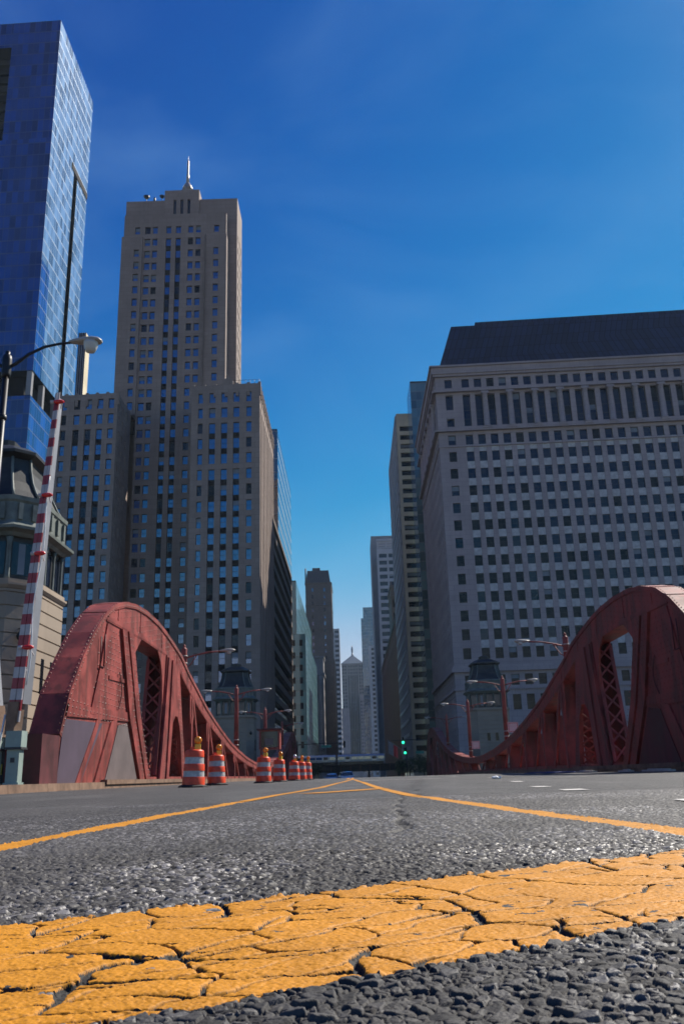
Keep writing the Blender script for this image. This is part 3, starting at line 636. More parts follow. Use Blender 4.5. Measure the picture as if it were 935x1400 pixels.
# ------------------------------------------------------------------ the pyramid roofed tower that closes the street
b = Building('pyramid_roof_tower', 'pale stone tower with pyramid roof and statue closing the street far away', 'skyscraper', (3, 1100, BASE))
b.facade((-11.3, 1100), 0, 27.4, BASE, 136.5, [(1.2, 2.6), (4.2, 5.6), (8.2, 9.4), (11, 12.2), (13.2, 14.4), (15.6, 16.8), (18.2, 19.4), (22, 23.4), (24.8, 26.2)], rows_even(20, 28, 4.1, 1.0, 2.4), 'limestone_grey', .8,
         lambda c, r, bl: 'o' if r is not None else ('s' if bl is not None and 2 <= c <= 6 and bl < 24 else 'w'), kind='window_dim')
for x0, x1, z in ((-14.5, -2.8, 80), (10.5, 21.5, 95.8)):
    b.facade((x0, 1088), 0, x1 - x0, BASE, z, cols_even(x1 - x0, 4, 1.3), rows_even(4, int((z - 8) / 4.1), 4.1, 1, 2.3), 'limestone_pale', .6, kind='window_dim')
    b.flat((x1, 1088), UP, 14, BASE, z, 'limestone_pale'); b.flat((x0, 1102), DOWN, 14, BASE, z, 'limestone_pale'); b.slab([(x0, 1088), (x1, 1088), (x1, 1102), (x0, 1102)], z - .2, z + .6, 'limestone_pale', 'ledge')
b.facade((-2.8, 1092), 0, 13.3, BASE, 26, cols_even(13.3, 4, 1.4), [(6, 20)], 'limestone_pale', .6)
b.flat((16.1, 1100), UP, 26, BASE, 136.5, 'limestone_grey'); b.flat((-11.3, 1126), DOWN, 26, BASE, 136.5, 'limestone_grey')
mb = MB(); mb.rings([[(x, y, 136.4) for x, y in ((-11.8, 1099.5), (16.6, 1099.5), (16.6, 1127), (-11.8, 1127))], [(x, y, 148) for x, y in ((1.6, 1112), (3.6, 1112), (3.6, 1114), (1.6, 1114))]]); mb.build('pyramid_roof', 'roof_blue_grey', b.o)
mb = MB(); mb.lathe((2.6, 1113, 148), [(1.4, 0), (1.4, 2), (.9, 2.2), (1.2, 5), (1.5, 8.4), (.8, 10), (.9, 11), (.3, 12.4)], 10); mb.build('statue', 'aluminium', b.o)
b.finish()

# ------------------------------------------------------------------ the right side of the street, from near to far
b = Building('green_glass_block', 'green glass block peeping out behind the mansard roofed office block', 'office block', (19.4, 226, BASE))
b.flat((19.4, 226), 0, 40, BASE, 107, 'glass_green', 'curtain_wall'); b.flat((19.4, 239.4), DOWN, 13.4, BASE, 107, 'glass_pale', 'curtain_wall'); b.slab([(19.4, 226), (59, 226), (59, 239), (19.4, 239)], 106.9, 107.3, 'spandrel_dark', 'roof_edge'); b.finish()  # side glass is paler: the sky's reflection is put into its colour

b = Building('cream_ladder_office', 'cream office tower with ladder like rows of dark windows facing the river', 'office tower', (16.1, 240, BASE))
RL = rows_even(5.6, 34, 2.78, .55, 1.55)
def ladder(p, z, k, bl, d): return ('window_dark', .06, .3)
b.facade((15.9, 240), 0, 8, BASE, 103, [(.9, 4.75), (5.3, 7.4)], RL, 'concrete_cream', .7, tone=ladder)
b.flat((15.9, 289), DOWN, 49, BASE, 103, 'glass_pale', 'curtain_wall', -.4)
mb = MB()
for k in range(18): mb.box(15.5, 15.9, 240.6 + 2.75 * k, 240.95 + 2.75 * k, 2, 103)
for k in range(27): mb.box(15.45, 15.85, 240.6, 288, 3 + 3.75 * k, 3.9 + 3.75 * k)
mb.build('fin', 'concrete_white', b.o)
b.slab([(15.9, 240), (23.9, 240), (23.9, 288), (15.9, 288)], 102.9, 103.5, 'concrete_cream', 'roof_edge'); b.finish()

b = Building('ornate_brick_tower', 'reddish brown brick block with ornate stone tower top on the right of the street', 'office block', (16.4, 292, BASE))
b.facade((16.6, 300), 0, 14, BASE, 54, cols_even(14, 5, 1.2), rows_even(2, 14, 3.6, 1, 2.), 'brick_red', .3, kind='window_dim')
b.facade((16.6, 470), DOWN, 170, BASE, 54, cols_even(170, 34, 1.6), rows_even(2, 14, 3.6, 1, 2.), 'brick_red', .5, lambda c, r, bl: 'o' if r is not None else ('s' if bl is not None and bl < 12 else 'w'), kind='window_dim')
b.slab([(16.2, 299.8), (30, 299.8), (30, 470), (16.2, 470)], 53, 54.3, 'limestone_brown', 'cornice')
b.facade((16.4, 330), 0, 8, 54, 70, cols_even(8, 4, .8), [(56, 60), (62, 65)], 'limestone_brown', .4, kind='window_dark'); b.facade((16.4, 352), DOWN, 22, 54, 70, cols_even(22, 7, 1.), [(56, 60), (62, 65)], 'limestone_brown', .4, kind='window_dark')
mb = MB(); mb.box(16.1, 24.5, 329.6, 352, 66, 67); mb.box(16.0, 24.5, 329.5, 352, 69.6, 70.6)
for k in range(4): mb.box(16.3 + 2.2 * k, 16.9 + 2.2 * k, 329.6, 330.2, 70.6, 71.8)
mb.build('cornice', 'limestone_brown', b.o); b.finish()

b = Building('grid_slab_tower', 'tall grey slab tower with a lower white gridded front, right of the street', 'skyscraper', (14.6, 490, BASE))
b.flat((14.5, 500), 0, 30, BASE, 136.3, 'concrete_grey'); b.flat((14.5, 530), DOWN, 30, BASE, 136.3, 'concrete_grey'); b.slab([(14.5, 500), (44, 500), (44, 530), (14.5, 530)], 136.2, 137, 'concrete_grey', 'roof_edge')
b.facade((16.9, 480), 0, 20, BASE, 124, [(1.2, 5.6), (6.6, 11), (12, 16.4)], rows_even(0, 30, 4.05, 1.3, 2.3), 'concrete_white', .6, kind='window_dim', blind=.06)
b.flat((16.9, 500), DOWN, 20, BASE, 124, 'glass_navy', 'curtain_wall')
mb = MB(); mb.tube([(16.9, 481, 129), (38, 481, 129)], .9, 10)
for k in range(3): mb.box(17, 37, 480.6, 481.2, 124.4 + 1.5 * k, 125.2 + 1.5 * k)
for x in (17.2, 22, 27): mb.box(x, x + .8, 480.4, 482, 124, 129)
mb.build('roof_screen', 'concrete_white', b.o); b.slab([(17, 480.1), (37, 480.1), (37, 500), (17, 500)], 123.8, 124.1, 'roof_felt', 'roof'); b.finish()

b = Building('white_rib_office', 'white office tower with horizontal dark window bands, far right of the street end', 'office tower', (16.6, 800, BASE))
b.facade((17.4, 800), 0, 20, BASE, 114.5, [(2, 9), (10, 19)], rows_even(0, 28, 4.05, 1.2, 2.3), 'concrete_white', .6, kind='window_dim', blind=.03); b.facade((17.4, 830), DOWN, 30, BASE, 114.5, cols_even(30, 5, 4), rows_even(0, 28, 4.05, 1.2, 2.3), 'concrete_white', .6, kind='window_dim', blind=0)
b.slab([(17.4, 800), (37, 800), (37, 830), (17.4, 830)], 114.4, 115.2, 'concrete_white', 'roof_edge'); b.finish()

b = Building('dark_blue_glass_tower', 'dark blue glass tower rising behind the white banded office', 'skyscraper', (14, 1000, BASE))
b.flat((16.4, 1000), 0, 30, BASE, 188, 'glass_navy', 'curtain_wall'); b.flat((16.4, 1030), DOWN, 30, BASE, 188, 'glass_navy', 'curtain_wall'); b.slab([(16.4, 1000), (46, 1000), (46, 1030), (16.4, 1030)], 187.8, 188.3, 'glass_navy', 'roof_edge')
b.flat((13.8, 1002), 0, 3, BASE, 176, 'glass_navy', 'curtain_wall'); b.flat((13.8, 1025), DOWN, 23, BASE, 176, 'glass_navy', 'curtain_wall'); b.finish()

# ------------------------------------------------------------------ ground, road, water
def zr(y):      # the bridge deck climbs a little to mid-span and drops to the street beyond
    xs = [-40, 14, 24, 33, 45, 60, 74, 86, 96, 108, 125, 140, 150, 5000]; zs = [0, 0, .045, .06, .08, .11, .125, .10, 0, -.28, -.80, -1.08, -1.12, -1.12]
    return float(np.interp(y, xs, zs))
XL, XR, CX = -8.75, 11.55, 1.4
def sheet(name, mat, kind, quads):
    mb = MB()
    for q in quads: mb.face(q)
    o = mb.build(name, mat); tag(o, kind=kind); return o
sheet('ground', 'pavement', 'structure', [[(-1000, -500, -.06), (1000, -500, -.06), (1000, 22.5, -.06), (-1000, 22.5, -.06)]])
sheet('street_ground', 'asphalt', 'structure', [[(-1000, 138, -1.16), (1000, 138, -1.16), (1000, 1300, -1.16), (-1000, 1300, -1.16)]])
sheet('river_water', 'water', 'structure', [[(-1000, 22, -6.5), (1000, 22, -6.5), (1000, 139, -6.5), (-1000, 139, -6.5)]])
sheet('quay_wall', 'quay_concrete', 'structure', [[(1000, 22.5, -8), (-1000, 22.5, -8), (-1000, 22.5, -.06), (1000, 22.5, -.06)], [(-1000, 138, -8), (1000, 138, -8), (1000, 138, -1.16), (-1000, 138, -1.16)]])
YS = sorted({-40, -20, -5, .5} | set(np.arange(9, 150.1, 1.5).round(2)) | {163})
WEDGE = .68; Y0, Y1 = .5, 9.
quads = []
for a, b_ in zip(YS, YS[1:]):
    if a == .5:
        ys = list(np.linspace(.5, 9, 12))
        for c, d in zip(ys, ys[1:]):
            quads += [[(XL, c, zr(c)), (-WEDGE * c, c, zr(c)), (-WEDGE * d, d, zr(d)), (XL, d, zr(d))], [(WEDGE * c, c, zr(c)), (XR, c, zr(c)), (XR, d, zr(d)), (WEDGE * d, d, zr(d))]]
        continue
    quads.append([(XL, a, zr(a)), (XR, a, zr(a)), (XR, b_, zr(b_)), (XL, b_, zr(b_))])
quads.append([(XL, 163, zr(163)), (XR, 163, zr(163)), (XR, 1080, zr(163)), (XL, 1080, zr(163))])
sheet('road', 'asphalt', 'structure', quads)
mb = MB()
for a, b_ in zip(np.arange(22.5, 138, 5), np.arange(27.5, 143.1, 5)):
    za, zb = zr(a) - .03, zr(b_) - .03
    mb.rings([[(-15.2, a, za - 1.2), (18, a, za - 1.2), (18, a, za), (-15.2, a, za)][::-1], [(-15.2, b_, zb - 1.2), (18, b_, zb - 1.2), (18, b_, zb), (-15.2, b_, zb)][::-1]])
tag(mb.build('bridge_deck', 'steel_dark'), kind='structure')
for xa, xb, nm in ((-15.2, XL - .32, 'sidewalk'), (XR + .32, 18, 'sidewalk')):
    mb = MB(); ys = list(np.arange(-40, 24, 8.)) + list(np.arange(24, 150, 4.))
    for a, b_ in zip(ys, ys[1:]): mb.face([(xa, a, zr(a) + .2), (xb, a, zr(a) + .2), (xb, b_, zr(b_) + .2), (xa, b_, zr(b_) + .2)])
    tag(mb.build(nm, 'pavement'), kind='structure')
for xa, xb in ((XL - .32, XL), (XR, XR + .32)):
    mb = MB(); ys = list(np.arange(-40, 150, 3.))
    for a, b_ in zip(ys, ys[1:]):
        mb.rings([[(xa, a, zr(a) - .02), (xb, a, zr(a) - .02), (xb - (.02 if xb == XL else 0), a, zr(a) + .22), (xa, a, zr(a) + .22)][::-1], [(xa, b_ - .02, zr(b_) - .02), (xb, b_ - .02, zr(b_) - .02), (xb - (.02 if xb == XL else 0), b_ - .02, zr(b_) + .22), (xa, b_ - .02, zr(b_) + .22)][::-1]])
    tag(mb.build('kerb', 'rusty_steel'), kind='structure')
for xa, xb in ((-17., -10.6), (12.8, 19.2)):
    sheet('pavement', 'pavement', 'structure', [[(xa, 163, -1.0), (xb, 163, -1.0), (xb, 1080, -1.0), (xa, 1080, -1.0)]])

# numpy noise
def hsh(ix, iy, k): 
    h = (ix.astype(np.int64) * 374761393 + iy.astype(np.int64) * 668265263 + k * 1442695041) & 0xffffffff
    h = ((h ^ (h >> 13)) * 1274126177) & 0xffffffff; h = ((h ^ (h >> 16)) * 2246822519) & 0xffffffff
    return ((h ^ (h >> 15)) & 0xffffff) / float(0x1000000)
def vnoise(x, y, k=0):
    ix, iy = np.floor(x), np.floor(y); fx, fy = x - ix, y - iy; fx = fx * fx * (3 - 2 * fx); fy = fy * fy * (3 - 2 * fy)
    return (hsh(ix, iy, k) * (1 - fx) + hsh(ix + 1, iy, k) * fx) * (1 - fy) + (hsh(ix, iy + 1, k) * (1 - fx) + hsh(ix + 1, iy + 1, k) * fx) * fy
def fbm(x, y, k=0, o=4):
    s, a, t_ = 0, .5, 0
    for i in range(o): s = s + a * vnoise(x * 2 ** i, y * 2 ** i, k + i); t_ += a; a *= .5
    return s / t_
def voro(x, y, k=0, jit=.95):
    ix, iy = np.floor(x), np.floor(y); f1 = np.full(x.shape, 9.); f2 = np.full(x.shape, 9.); idv = np.zeros(x.shape)
    for dx in (-1, 0, 1):
        for dy in (-1, 0, 1):
            cx, cy = ix + dx, iy + dy
            px = cx + .5 + jit * (hsh(cx, cy, k) - .5); py = cy + .5 + jit * (hsh(cx, cy, k + 9) - .5)
            d = np.hypot(px - x, py - y); nearer = d < f1
            f2 = np.where(nearer, f1, np.minimum(f2, d)); idv = np.where(nearer, hsh(cx, cy, k + 5), idv); f1 = np.where(nearer, d, f1)
    return f1, f2, idv
LINE_L = [(-1.17, -2), (-1.21, 3.1), (-1.17, 5.7), (-1.0, 12), (-.64, 17.8), (-.36, 27), (-.18, 38), (-.1, 46)]
LINE_R = [(1.12, -2), (1.03, 2.85), (.86, 5.05), (.57, 9.4), (.36, 17.6), (.16, 29), (.03, 40), (-.1, 46)]
HATCH2 = [(-.62, 12.1), (.42, 14.6)]
def pdist(x, y, pl):
    d = np.full(x.shape, 99.)
    for (ax, ay), (bx, by) in zip(pl, pl[1:]):
        t_ = np.clip(((x - ax) * (bx - ax) + (y - ay) * (by - ay)) / ((bx - ax) ** 2 + (by - ay) ** 2), 0, 1)
        d = np.minimum(d, np.hypot(x - ax - t_ * (bx - ax), y - ay - t_ * (by - ay)))
    return d
def hatch_mask(x, y):       # signed: > 0 inside the wide diagonal bar
    lo = .795 + (x + .29) * .69 + .03 * x * x; hi = 1.40 + (x + .53) * .655 + .10 * np.maximum(x - .2, 0) ** 2
    return np.minimum(np.minimum((y - lo) * .82, (hi - y) * .82), np.minimum(x + 1.2, 1.05 - x))
def close_road():
    nx = 860
    yy = np.concatenate([np.geomspace(.5, .74, 110, False), np.geomspace(.74, 2.7, 1150, False), np.geomspace(2.7, Y1, 390)]); ny = len(yy); ss = np.linspace(-WEDGE, WEDGE, nx)
    Y = np.repeat(yy[:, None], nx, 1); X = Y * ss[None, :]
    wx = X + .003 * (fbm(X * 60, Y * 60, 3, 2) - .5); wy = Y + .003 * (fbm(X * 60, Y * 60, 7, 2) - .5)
    f1, f2, i1 = voro(wx * 84, wy * 84, 1); g1, g2, i2 = voro(wx * 50 + 31, wy * 50, 40)
    big = i2 > .62
    e1 = np.clip((f2 - f1) / .22, 0, 1); e2 = np.clip((g2 - g1) / .18, 0, 1)
    dome1 = (1 - (1 - e1) ** 2) * (.35 + .65 * i1); dome2 = (1 - (1 - e2) ** 2) * (.8 + .6 * (i2 - .62))
    # facets: every stone is cut flat at its own slant
    tx, ty = np.cos(i1 * 40), np.sin(i1 * 40)
    t2x, t2y = np.cos(i2 * 70), np.sin(i2 * 70); jx1, jy1 = wx * 84, wy * 84
    dome1 = dome1 + e1 * .5 * (tx * np.sin(jx1 * 2.2 + i1 * 9) + ty * np.sin(jy1 * 2.2 + i1 * 5)) * .5; dome2 = dome2 + e2 * .35 * (t2x * np.sin(wx * 105) + t2y * np.sin(wy * 105))
    h = np.where(big, np.maximum(dome2 * 1.05, dome1 * .7), dome1); h = h + .25 * (fbm(X * 300, Y * 300, 11, 2) - .5)
    und = .010 * (fbm(X * 2.2, Y * 2.2, 21, 3) - .5) + .004 * (fbm(X * 9, Y * 9, 23, 2) - .5)
    stone_v = np.where(big & (e2 > .15), i2 * 2.63 - 1.63, i1); stone_v = np.clip(stone_v, 0, 1)
    Hs = .0066 * h
    # paint
    rag = .006 * (fbm(X * 40, Y * 40, 33, 3) - .5) + .009 * (fbm(X * 9, Y * 9, 36, 2) - .5)
    hm = hatch_mask(X, Y) + rag
    lm = np.maximum(.066 - pdist(X, Y, LINE_L), .068 - pdist(X, Y, LINE_R)) + rag * .8
    m = np.maximum(hm, lm)
    # cracks: a coarse net along the bar, a finer broken one
    c_, s_ = math.cos(.6), math.sin(.6); U = X * c_ + Y * s_; V = -X * s_ + Y * c_
    Uw = U + .05 * (fbm(U * 7, V * 7, 51, 3) - .5) * 2; Vw = V + .045 * (fbm(U * 7, V * 7, 57, 3) - .5) * 2
    a1, a2, ai = voro(Uw / .31, Vw / .18, 60, .9); q1, q2, qi = voro(Uw / .15 + 5, Vw / .085, 70, .95)
    wob = .55 + .75 * fbm(U * 6, V * 6, 77, 3)
    k1 = (a2 - a1) - .038 * wob
    k2 = (q2 - q1) - .045 * np.clip((fbm(U * 3.1, V * 3.1, 82, 2) - .42) * 8, 0, 1.)
    crack = np.minimum(k1, k2)
    fall = np.clip(-crack / .012, 0, 1)
    lip = np.clip(1 - np.abs(crack) / .1, 0, 1)
    far = np.clip((Y - 2.6) / .5, 0, 1)
    fall = fall * np.where(hm > -.03, 1, .0)
    body = np.clip(m / .006, 0, 1)
    smooth = 0.0012 + .0008 * fbm(X * 60, Y * 60, 90, 3) + .0020 * fbm(X * 230, Y * 230, 92, 2) + .0011 * h + .004 * (fbm(X * 5, Y * 5, 95, 2) - .5)
    Z = (Hs + und) * (1 - body) + body * (smooth + und + .0009)
    Z = Z - .009 * fall * (1 - .3 * h) - body * .0016 * np.clip(1 - np.maximum(crack, 0) / .06, 0, 1) ** 2
    worn = (fbm(X * 26, Y * 26, 99, 4) > .79) & (fbm(X * 4, Y * 4, 103, 2) > .5)
    edge = np.minimum(np.clip((Y - Y0) / .06, 0, 1), np.clip((Y1 - Y) / .8, 0, 1)) * np.clip((WEDGE - np.abs(X / Y)) / .03, 0, 1)
    Z = Z * edge
    stone_v = np.where((fall > .1) & (body > .2), .02, stone_v)
    ck = pdist(X + .10 * (fbm(X * 4, Y * 2.2, 111, 3) - .5) + .04 * (fbm(X * 16, Y * 9, 115, 2) - .5), Y, [(.16, 3.3), (.24, 4.8), (.32, 6.9), (.50, 9.2)]); ckw = .030 * fbm(X * 3, Y * 1.6, 118, 2)
    side = pdist(X + .06 * (fbm(X * 7, Y * 5, 121, 2) - .5), Y + .12 * (fbm(X * 7, Y * 3, 123, 2) - .5), [(.30, 6.4), (-.15, 6.1), (-.55, 6.6)]); ck = np.minimum(ck, side + .006)
    inck = np.clip((ckw - ck) / .008 + 1, 0, 1) * (body < .5); Z = Z - .010 * inck * edge; stone_v = stone_v * (1 - inck) + .01 * inck
    stone_v = stone_v * np.clip(.45 + 1.1 * fbm(X * 2.3, Y * 1.1, 131, 3), .5, 1.15)
    co = np.stack([X, Y, Z], -1).reshape(-1, 3).astype(np.float32)
    pm = (m > 0) & ~((fall > .35) & (hm > -.03)) & ~worn
    fm = pm[:-1, :-1] & pm[1:, 1:] | pm[1:, :-1] & pm[:-1, 1:]
    idx = np.arange(ny * nx).reshape(ny, nx)
    F4 = np.stack([idx[:-1, :-1], idx[:-1, 1:], idx[1:, 1:], idx[1:, :-1]], -1).reshape(-1, 4); fm = fm.reshape(-1)
    for sel, nm, mt in ((~fm, 'road_surface', 'asphalt_near'), (fm, 'road_marking', 'paint_yellow')):
        f = F4[sel]; used, inv = np.unique(f, return_inverse=True); inv = inv.reshape(-1)
        me = bpy.data.meshes.new(nm); me.vertices.add(len(used)); me.vertices.foreach_set('co', co[used].reshape(-1))
        me.loops.add(len(inv)); me.loops.foreach_set('vertex_index', inv.astype(np.int32)); me.polygons.add(len(f))
        me.polygons.foreach_set('loop_start', np.arange(0, len(inv), 4, dtype=np.int32)); me.polygons.foreach_set('loop_total', np.full(len(f), 4, np.int32))
        me.update(calc_edges=True); me.polygons.foreach_set('use_smooth', np.ones(len(f), bool))
        at = me.attributes.new('stone', 'FLOAT', 'POINT'); at.data.foreach_set('value', stone_v.reshape(-1)[used].astype(np.float32))
        me.materials.append(M(mt)); me.validate(); o = bpy.data.objects.new(nm, me); COL.objects.link(o); tag(o, kind='structure')
close_road()
def outer_marks():        # the same painted lines beside the close patch
    q = .016; xs = np.arange(-1.5, 1.5, q); ys = np.arange(-1.9, 2.6, q); X, Y = np.meshgrid(xs, ys)
    m = np.maximum(hatch_mask(X, Y), np.maximum(.066 - pdist(X, Y, LINE_L), .068 - pdist(X, Y, LINE_R))) + .02 * (fbm(X * 30, Y * 30, 33, 2) - .5)
    ok = (m > 0) & ((np.abs(X) > WEDGE * Y + q) | (Y < Y0 - q)) & (fbm(X * 26, Y * 26, 99, 4) < .66); mb = MB()
    for j, i in zip(*np.nonzero(ok)): x, y = xs[i], ys[j]; mb.face([(x, y, .004), (x + q, y, .004), (x + q, y + q, .004), (x, y + q, .004)])
    tag(mb.build('road_marking', 'paint_yellow'), kind='structure')
outer_marks()
def strip(pl, w_, y_from, mat, lift=.004):
    mb = MB(); pts = []
    for (ax, ay), (bx, by) in zip(pl, pl[1:]):
        n_ = max(1, int(abs(by - ay) / 1.2))
        pts += [(ax + (bx - ax) * k / n_, ay + (by - ay) * k / n_) for k in range(n_)]
    pts.append(pl[-1]); pts = [p for p in pts if p[1] >= y_from]
    prev = None
    for i, p in enumerate(pts):
        a, b_ = pts[max(0, i - 1)], pts[min(len(pts) - 1, i + 1)]; d = _n(np.array([b_[0] - a[0], b_[1] - a[1]])); n = np.array([d[1], -d[0]]) * w_ / 2
        j = random.uniform(-.006, .006); cur = ((p[0] - n[0] + j, p[1] - n[1], zr(p[1]) + lift), (p[0] + n[0] + j, p[1] + n[1], zr(p[1]) + lift))
        if prev: mb.face([prev[0], prev[1], cur[1], cur[0]])
        prev = cur
    return tag(mb.build('road_marking', mat), kind='structure')
def resample(pl, y):
    x = np.interp(y, [p[1] for p in pl], [p[0] for p in pl]); return [(float(x), y)] + [p for p in pl if p[1] > y]
strip(resample(LINE_L, 8.95), .132, 0, 'paint_yellow'); strip(resample(LINE_R, 8.95), .136, 0, 'paint_yellow'); strip(HATCH2, .35, 0, 'paint_yellow', .007)
strip([(-.1, 45), (-.1, 128)], .13, 0, 'paint_yellow'); strip([(-.36, 46), (-.36, 128)], .13, 0, 'paint_yellow')
mb = MB()
for x, y, l, w_ in ((1.98, 5.2, .42, .20), (2.25, 9.25, .62, .24), (2.4, 11.6, .75, .2), (3.1, 17.1, 1.0, .2), (4.2, 27, 2., .15), (4.5, 40, 2.5, .15), (4.5, 52, 2.5, .15)):
    e_ = .013 if y < 9.2 else .007; mb.face([(x - w_ / 2, y, zr(y) + e_), (x + w_ / 2, y, zr(y) + e_), (x + w_ / 2 + .06, y + l, zr(y + l) + e_), (x - w_ / 2 + .06, y + l, zr(y + l) + e_)])
tag(mb.build('lane_marking', 'paint_white'), kind='structure')
mb = MB(); mb.face([(.3, 31, zr(31) + .005), (3.0, 31, zr(31) + .005), (3.0, 31.6, zr(31.6) + .005), (.3, 31.6, zr(31.6) + .005)]); tag(mb.build('lane_marking', 'paint_white'), kind='structure')
# a tarred crack that wanders away from the camera
def tar(pts, w0):
    mb = MB(); prev = None; P_ = []
    for (a, b_) in zip(pts, pts[1:]):
        n_ = max(2, int((b_[1] - a[1]) / .12)); P_ += [(a[0] + (b_[0] - a[0]) * k / n_, a[1] + (b_[1] - a[1]) * k / n_) for k in range(n_)]
    for k, (x, y) in enumerate(P_):
        x += .10 * math.sin(y * 2.1) + .06 * math.sin(y * 5.3) + random.uniform(-.03, .03); ww = w0 * random.uniform(.1, 1.1); cur = ((x - ww, y, zr(y) + .003), (x + ww, y, zr(y) + .003))
        if prev: mb.face([prev[0], prev[1], cur[1], cur[0]])
        prev = cur
    return mb
mb = tar([(.50, 9.1), (.62, 10.6), (1.0, 15), (1.45, 21), (2.0, 27)], .035); tag(mb.build('road_crack', 'crack_tar'), kind='structure')
mb = MB()
for y, x0, x1 in ((21.2, 1.3, 2.1), (18.3, 1.1, 1.6), (26.4, -4, 9)):
    n_ = 14
    for k in range(n_):
        a, b_ = x0 + (x1 - x0) * k / n_, x0 + (x1 - x0) * (k + 1) / n_; q = random.uniform(-.04, .04)
        mb.face([(a, y + q, zr(y) + .0055), (b_, y + q, zr(y) + .0055), (b_, y + q + .12, zr(y) + .0055), (a, y + q + .12, zr(y) + .0055)])
tag(mb.build('road_crack', 'crack_tar'), kind='structure')
mb = MB(); mb.face([(XL, 26.9, zr(26.9) + .006), (XR, 26.9, zr(26.9) + .006), (XR, 27.2, zr(27.2) + .006), (XL, 27.2, zr(27.2) + .006)]); tag(mb.build('deck_joint', 'steel_dark'), kind='structure')

# ------------------------------------------------------------------ the bridge trusses
TOP = [(26.9, .2), (27.35, 1.67), (28.05, 2.95), (29.25, 4.25), (30.35, 5.25), (31.6, 6.1), (32.9, 6.72), (34.5, 7.13), (36.2, 7.36), (38.2, 7.45), (40.6, 7.38), (42.4, 7.2), (44.2, 6.95), (46.4, 6.6), (48.5, 6.0), (51.6, 5.3), (54.8, 4.55), (58.5, 3.9), (61.6, 3.42), (66, 2.82), (70.5, 2.38), (76, 1.95), (82, 1.66), (87, 1.58)]
BOT = [(31.9, 6.02), (38, 6.16), (43.8, 6.1), (46.4, 5.6), (48.9, 4.95), (52, 4.28), (55.5, 3.62), (58.5, 3.2), (61.6, 2.78), (66, 2.22), (70.5, 1.8), (76, 1.42), (82, 1.16), (87, 1.08)]
APEX = [(49.8, 4.62), (55.6, 3.55), (61.7, 2.7), (68.2, 2.0), (74.8, 1.5), (81.2, 1.2)]
def inpoly(y, z, P_):
    c = False
    for i in range(len(P_)):
        (y1, z1), (y2, z2) = P_[i], P_[i - 1]
        if (z1 > z) != (z2 > z) and y < (y2 - y1) * (z - z1) / (z2 - z1) + y1: c = not c
    return c
CHORD = TOP[5:] + BOT[::-1]
HEEL = TOP[:6] + [(31.9, 6.02), (34.1, 6.06), (35.2, 4.2), (36.0, 2.7), (38.6, .2)]
